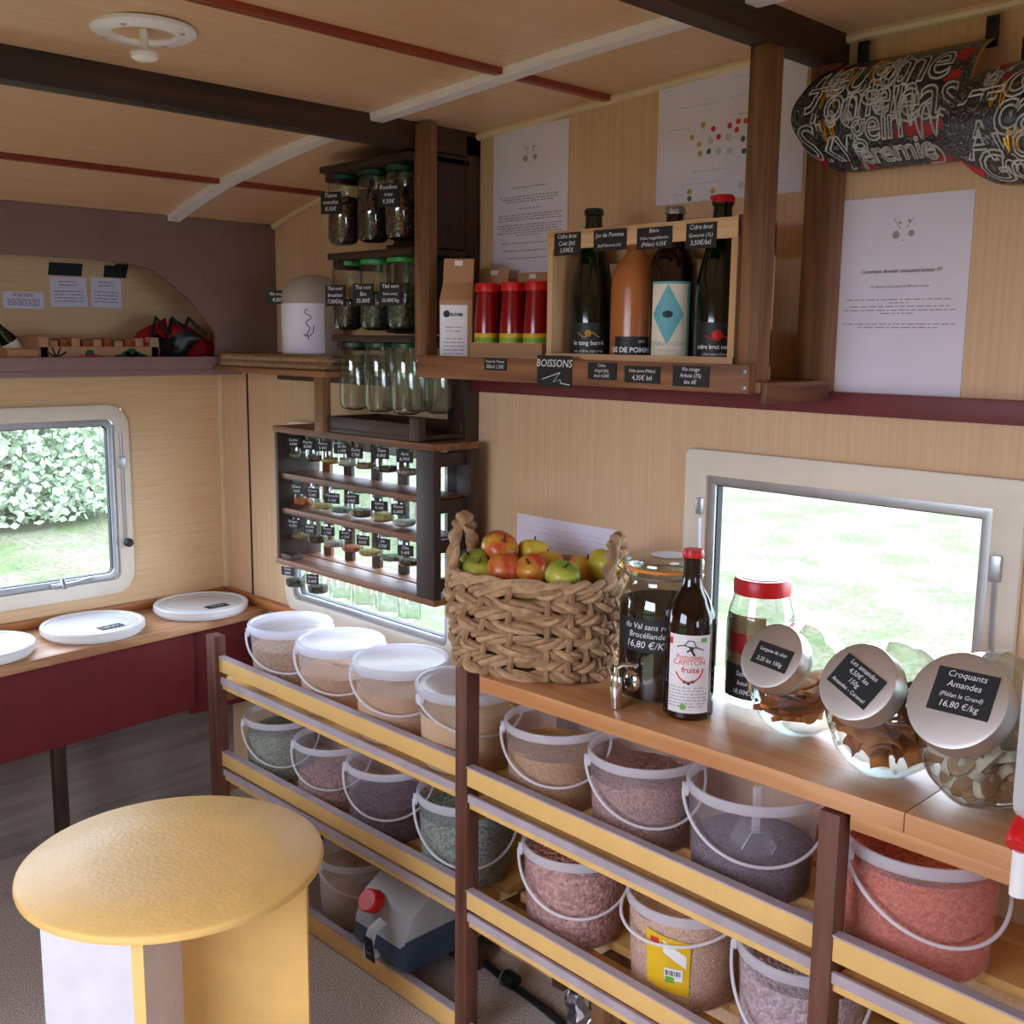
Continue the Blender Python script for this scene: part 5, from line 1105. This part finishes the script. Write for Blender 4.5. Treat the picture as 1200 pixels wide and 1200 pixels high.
# tilted biscuit jars
AXJ = Vector((-.83, .09, .55)).normalized()
def cookie_jar(px, py, R, rl, label, tag, tagrot, tw, th, tdx, tdz, lidcol='steel'):
    c = onz(px, py, zw+R*.985); t = thing('biscuit_jar', label, 'jar', c, 0, 'tilted biscuit jars on the worktop')
    q = AXJ.to_track_quat('Z', 'Y').to_matrix().to_4x4(); d = R*1.04
    prof = [(.001, -R*.80), (R*.45, -R*.82), (R*.70, -R*.70), (R*.92, -R*.36), (R, .0), (R*.95, R*.34), (R*.78, R*.62), (rl*1.0, R*.80), (rl*.95, R*.88), (rl*.93, d)]
    gm = MB(); n_ = 48; vs_ = []; fs_ = []
    for r_, z_ in prof:         # the body is narrower across than it is high; the neck is round
        k_ = 1 if r_ <= rl else 1-.28*min(1, (r_-rl)/(R-rl))
        vs_ += [q @ Vector((r_*k_*math.cos(2*PI*i/n_), r_*math.sin(2*PI*i/n_), z_)) for i in range(n_)]
    for a_ in range(len(prof)-1): fs_ += [(a_*n_+i, a_*n_+(i+1) % n_, (a_+1)*n_+(i+1) % n_, (a_+1)*n_+i) for i in range(n_)]
    obj('glass', gm.add(vs_, fs_), 'jar_glass', t)
    obj('lid', MB().lathe([(rl*.95, d-.030), (rl, d-.030), (rl*1.018, d-.027), (rl, d-.022), (rl, d-.004), (rl*.985, d), (rl*.90, d+.001), (.001, d+.0005)], 56, q), lidcol, t)
    X = Vector((0, 0, 1)).cross(AXJ).normalized(); Y = AXJ.cross(X)
    u = X*math.cos(tagrot)+Y*math.sin(tagrot); v = -X*math.sin(tagrot)+Y*math.cos(tagrot)
    slate(AXJ*(d+.0015)+X*tdx+Y*tdz, tw, th, tag, u, v, t, .0018, name='price_label')
    return t, c, q
j1, c1, q1 = cookie_jar(940, 796, .088, .050, 'tilted glass jar of langues de chat biscuits with a steel lid', ['Langues de chat', '2,25 les 150g'], -.06, .062, .034, .004, -.002)
j2, c2, q2 = cookie_jar(1044, 831, .096, .0535, 'tilted glass jar of brown wafer biscuits with a steel lid', ['Les amandes', '4,50€ les', '150g', 'Amandes - Caramel'], -.36, .070, .046, 0, 0)
j3, c3, q3 = cookie_jar(1160, 856, .102, .062, 'tilted glass jar of almond croquants with a brushed steel lid', ['Croquants', 'Amandes', '(Plélan le Grand)', '16,80 €/kg'], .05, .076, .056, .006, .010)
def in_jar(c, R, n, seed, make, name, labels, group, zmax):
    rng = random.Random(seed); k = 0; tries = 0; put = []
    while k < n and tries < 4000:
        tries += 1; q = Vector((rng.uniform(-1, 1), rng.uniform(-1, 1), rng.uniform(-1, zmax)))
        if q.length > 1: continue
        q = q.normalized()*q.length**.35
        if q.length > .97 or q.z > zmax: continue
        XJ = Vector((0, 0, 1)).cross(AXJ).normalized(); p = c+(q-XJ*q.dot(XJ)*.34)*(R-.024)
        if any((p-o).length < .016 for o in put): continue
        put.append(p); make(p, rng, k, q); k += 1
def lang(p, rng, k, q):
    m = MB().prism([(.036*math.cos(a), .0135*math.sin(a)*(1+.15*math.cos(2*a))) for a in [2*PI*i/20 for i in range(20)]], 'Z', -.0032, .0032)
    b = obj('biscuit', m, 'biscuit' if k % 3 else 'biscuit_dark', loc=p, bevel=.0012); b.rotation_euler = (rng.uniform(-.35, .35), rng.uniform(-.35, .35), rng.uniform(-.7, .3)+.1); tagit(b, 'oval golden langue de chat biscuit inside the tilted jar', 'biscuit', 'langues de chat in the jar')
in_jar(c1, .088, 34, 1, lang, '', '', '', .05)
def wafer(p, rng, k, q):
    s = rng.uniform(.022, .034); fl = rng.uniform(.6, 1.3)
    def f(u, v):
        a = (u-.5)*fl*1.6; r = s*.8; return Vector(((r)*math.sin(a), (v-.5)*s*1.5, r*math.cos(a)-r*.8+.003*math.sin(7*v+k)))
    m = MB().grid(f, 10, 8); m.grid(lambda u, v: f(u, v)*1.0+Vector((0, 0, -.0035)), 10, 8)
    for (u0, v0, u1, v1) in ((0, 0, 1, 0), (1, 0, 1, 1), (1, 1, 0, 1), (0, 1, 0, 0)):
        m.grid(lambda a, b: f(u0+(u1-u0)*a, v0+(v1-v0)*a)-Vector((0, 0, .0035*b)), 10, 2)
    b = obj('biscuit', m, 'biscuit_dark' if q.z > -.15 or k % 3 == 0 else 'biscuit', loc=p); b.rotation_euler = (rng.uniform(-.8, .8), rng.uniform(-.8, .8), rng.uniform(0, 6)); tagit(b, 'curved brown wafer biscuit inside the tilted jar', 'biscuit', 'wafer biscuits in the jar')
in_jar(c2, .096, 44, 2, wafer, '', '', '', .35)
def croq(p, rng, k, q):
    a_, b_ = rng.uniform(.021, .026), rng.uniform(.013, .016); P = [(a_*math.cos(a), b_*math.sin(a)) for a in [2*PI*i/18 for i in range(18)]]
    t = thing('biscuit', 'oval almond croquant inside the tilted jar', 'biscuit', p, 0, 'almond croquants in the jar'); t.rotation_euler = (rng.uniform(-1.2, 1.2), rng.uniform(-1.0, 1.0), rng.uniform(0, 6))
    obj('crumb', MB().prism(P, 'Z', -.007, .007), 'nut_biscuit', t, bevel=.002); obj('crust', MB().grid(lambda u, v: Vector((a_*1.03*math.cos(2*PI*u), b_*1.03*math.sin(2*PI*u), -.0062+.0124*v)), 24, 2, True), 'almond_sugar', t)
    obj('almond', MB().lathe([(.001, .0012), (.0035, .0008), (.005, 0)], 10, Matrix.Translation((.004, .001, .0068)), 1.3, .8), 'almond_sugar', t)
in_jar(c3, .102, 60, 3, croq, '', '', '', .05)
# water jug on a block at the worktop end, cut by the frame
sb_ = obj('wooden_block', MB().box(-.06, .06, -.07, .07, 0, .068), 'mid_wood_y', loc=(-.275, -2.515, zw+.001), bevel=.002); tagit(sb_, 'wooden block under the water jug on the worktop', 'block')
wj = thing('water_jug', 'translucent white jug with a red tap beside the croquants jar', 'jug', (-.345, -2.525, zw+.069))
obj('body', MB().prism([(-.125, .03), (-.085, 0), (.125, 0), (.125, .20), (.09, .235), (-.09, .235), (-.125, .20)], 'Y', -.095, .095), 'jug_plastic', wj, bevel=.012)
obj('neck', MB().lathe([(.024, .23), (.024, .262), (.027, .262), (.027, .285), (.001, .286)], 24), 'jug_plastic', wj)
tpj = obj('tap', MB().lathe([(.001, -.012), (.014, -.012), (.017, 0), (.017, .020), (.014, .026), (.001, .027)], 24, Matrix.Translation((-.104, .080, .008)) @ Matrix.Rotation(-2.2, 4, 'Y')), 'red_plastic', wj)
obj('spout', MB().lathe([(.001, .0), (.009, 0), (.009, -.05), (.006, -.05), (.001, -.048)], 16, Matrix.Translation((-.118, .080, -.012))), 'white_plastic', tpj)
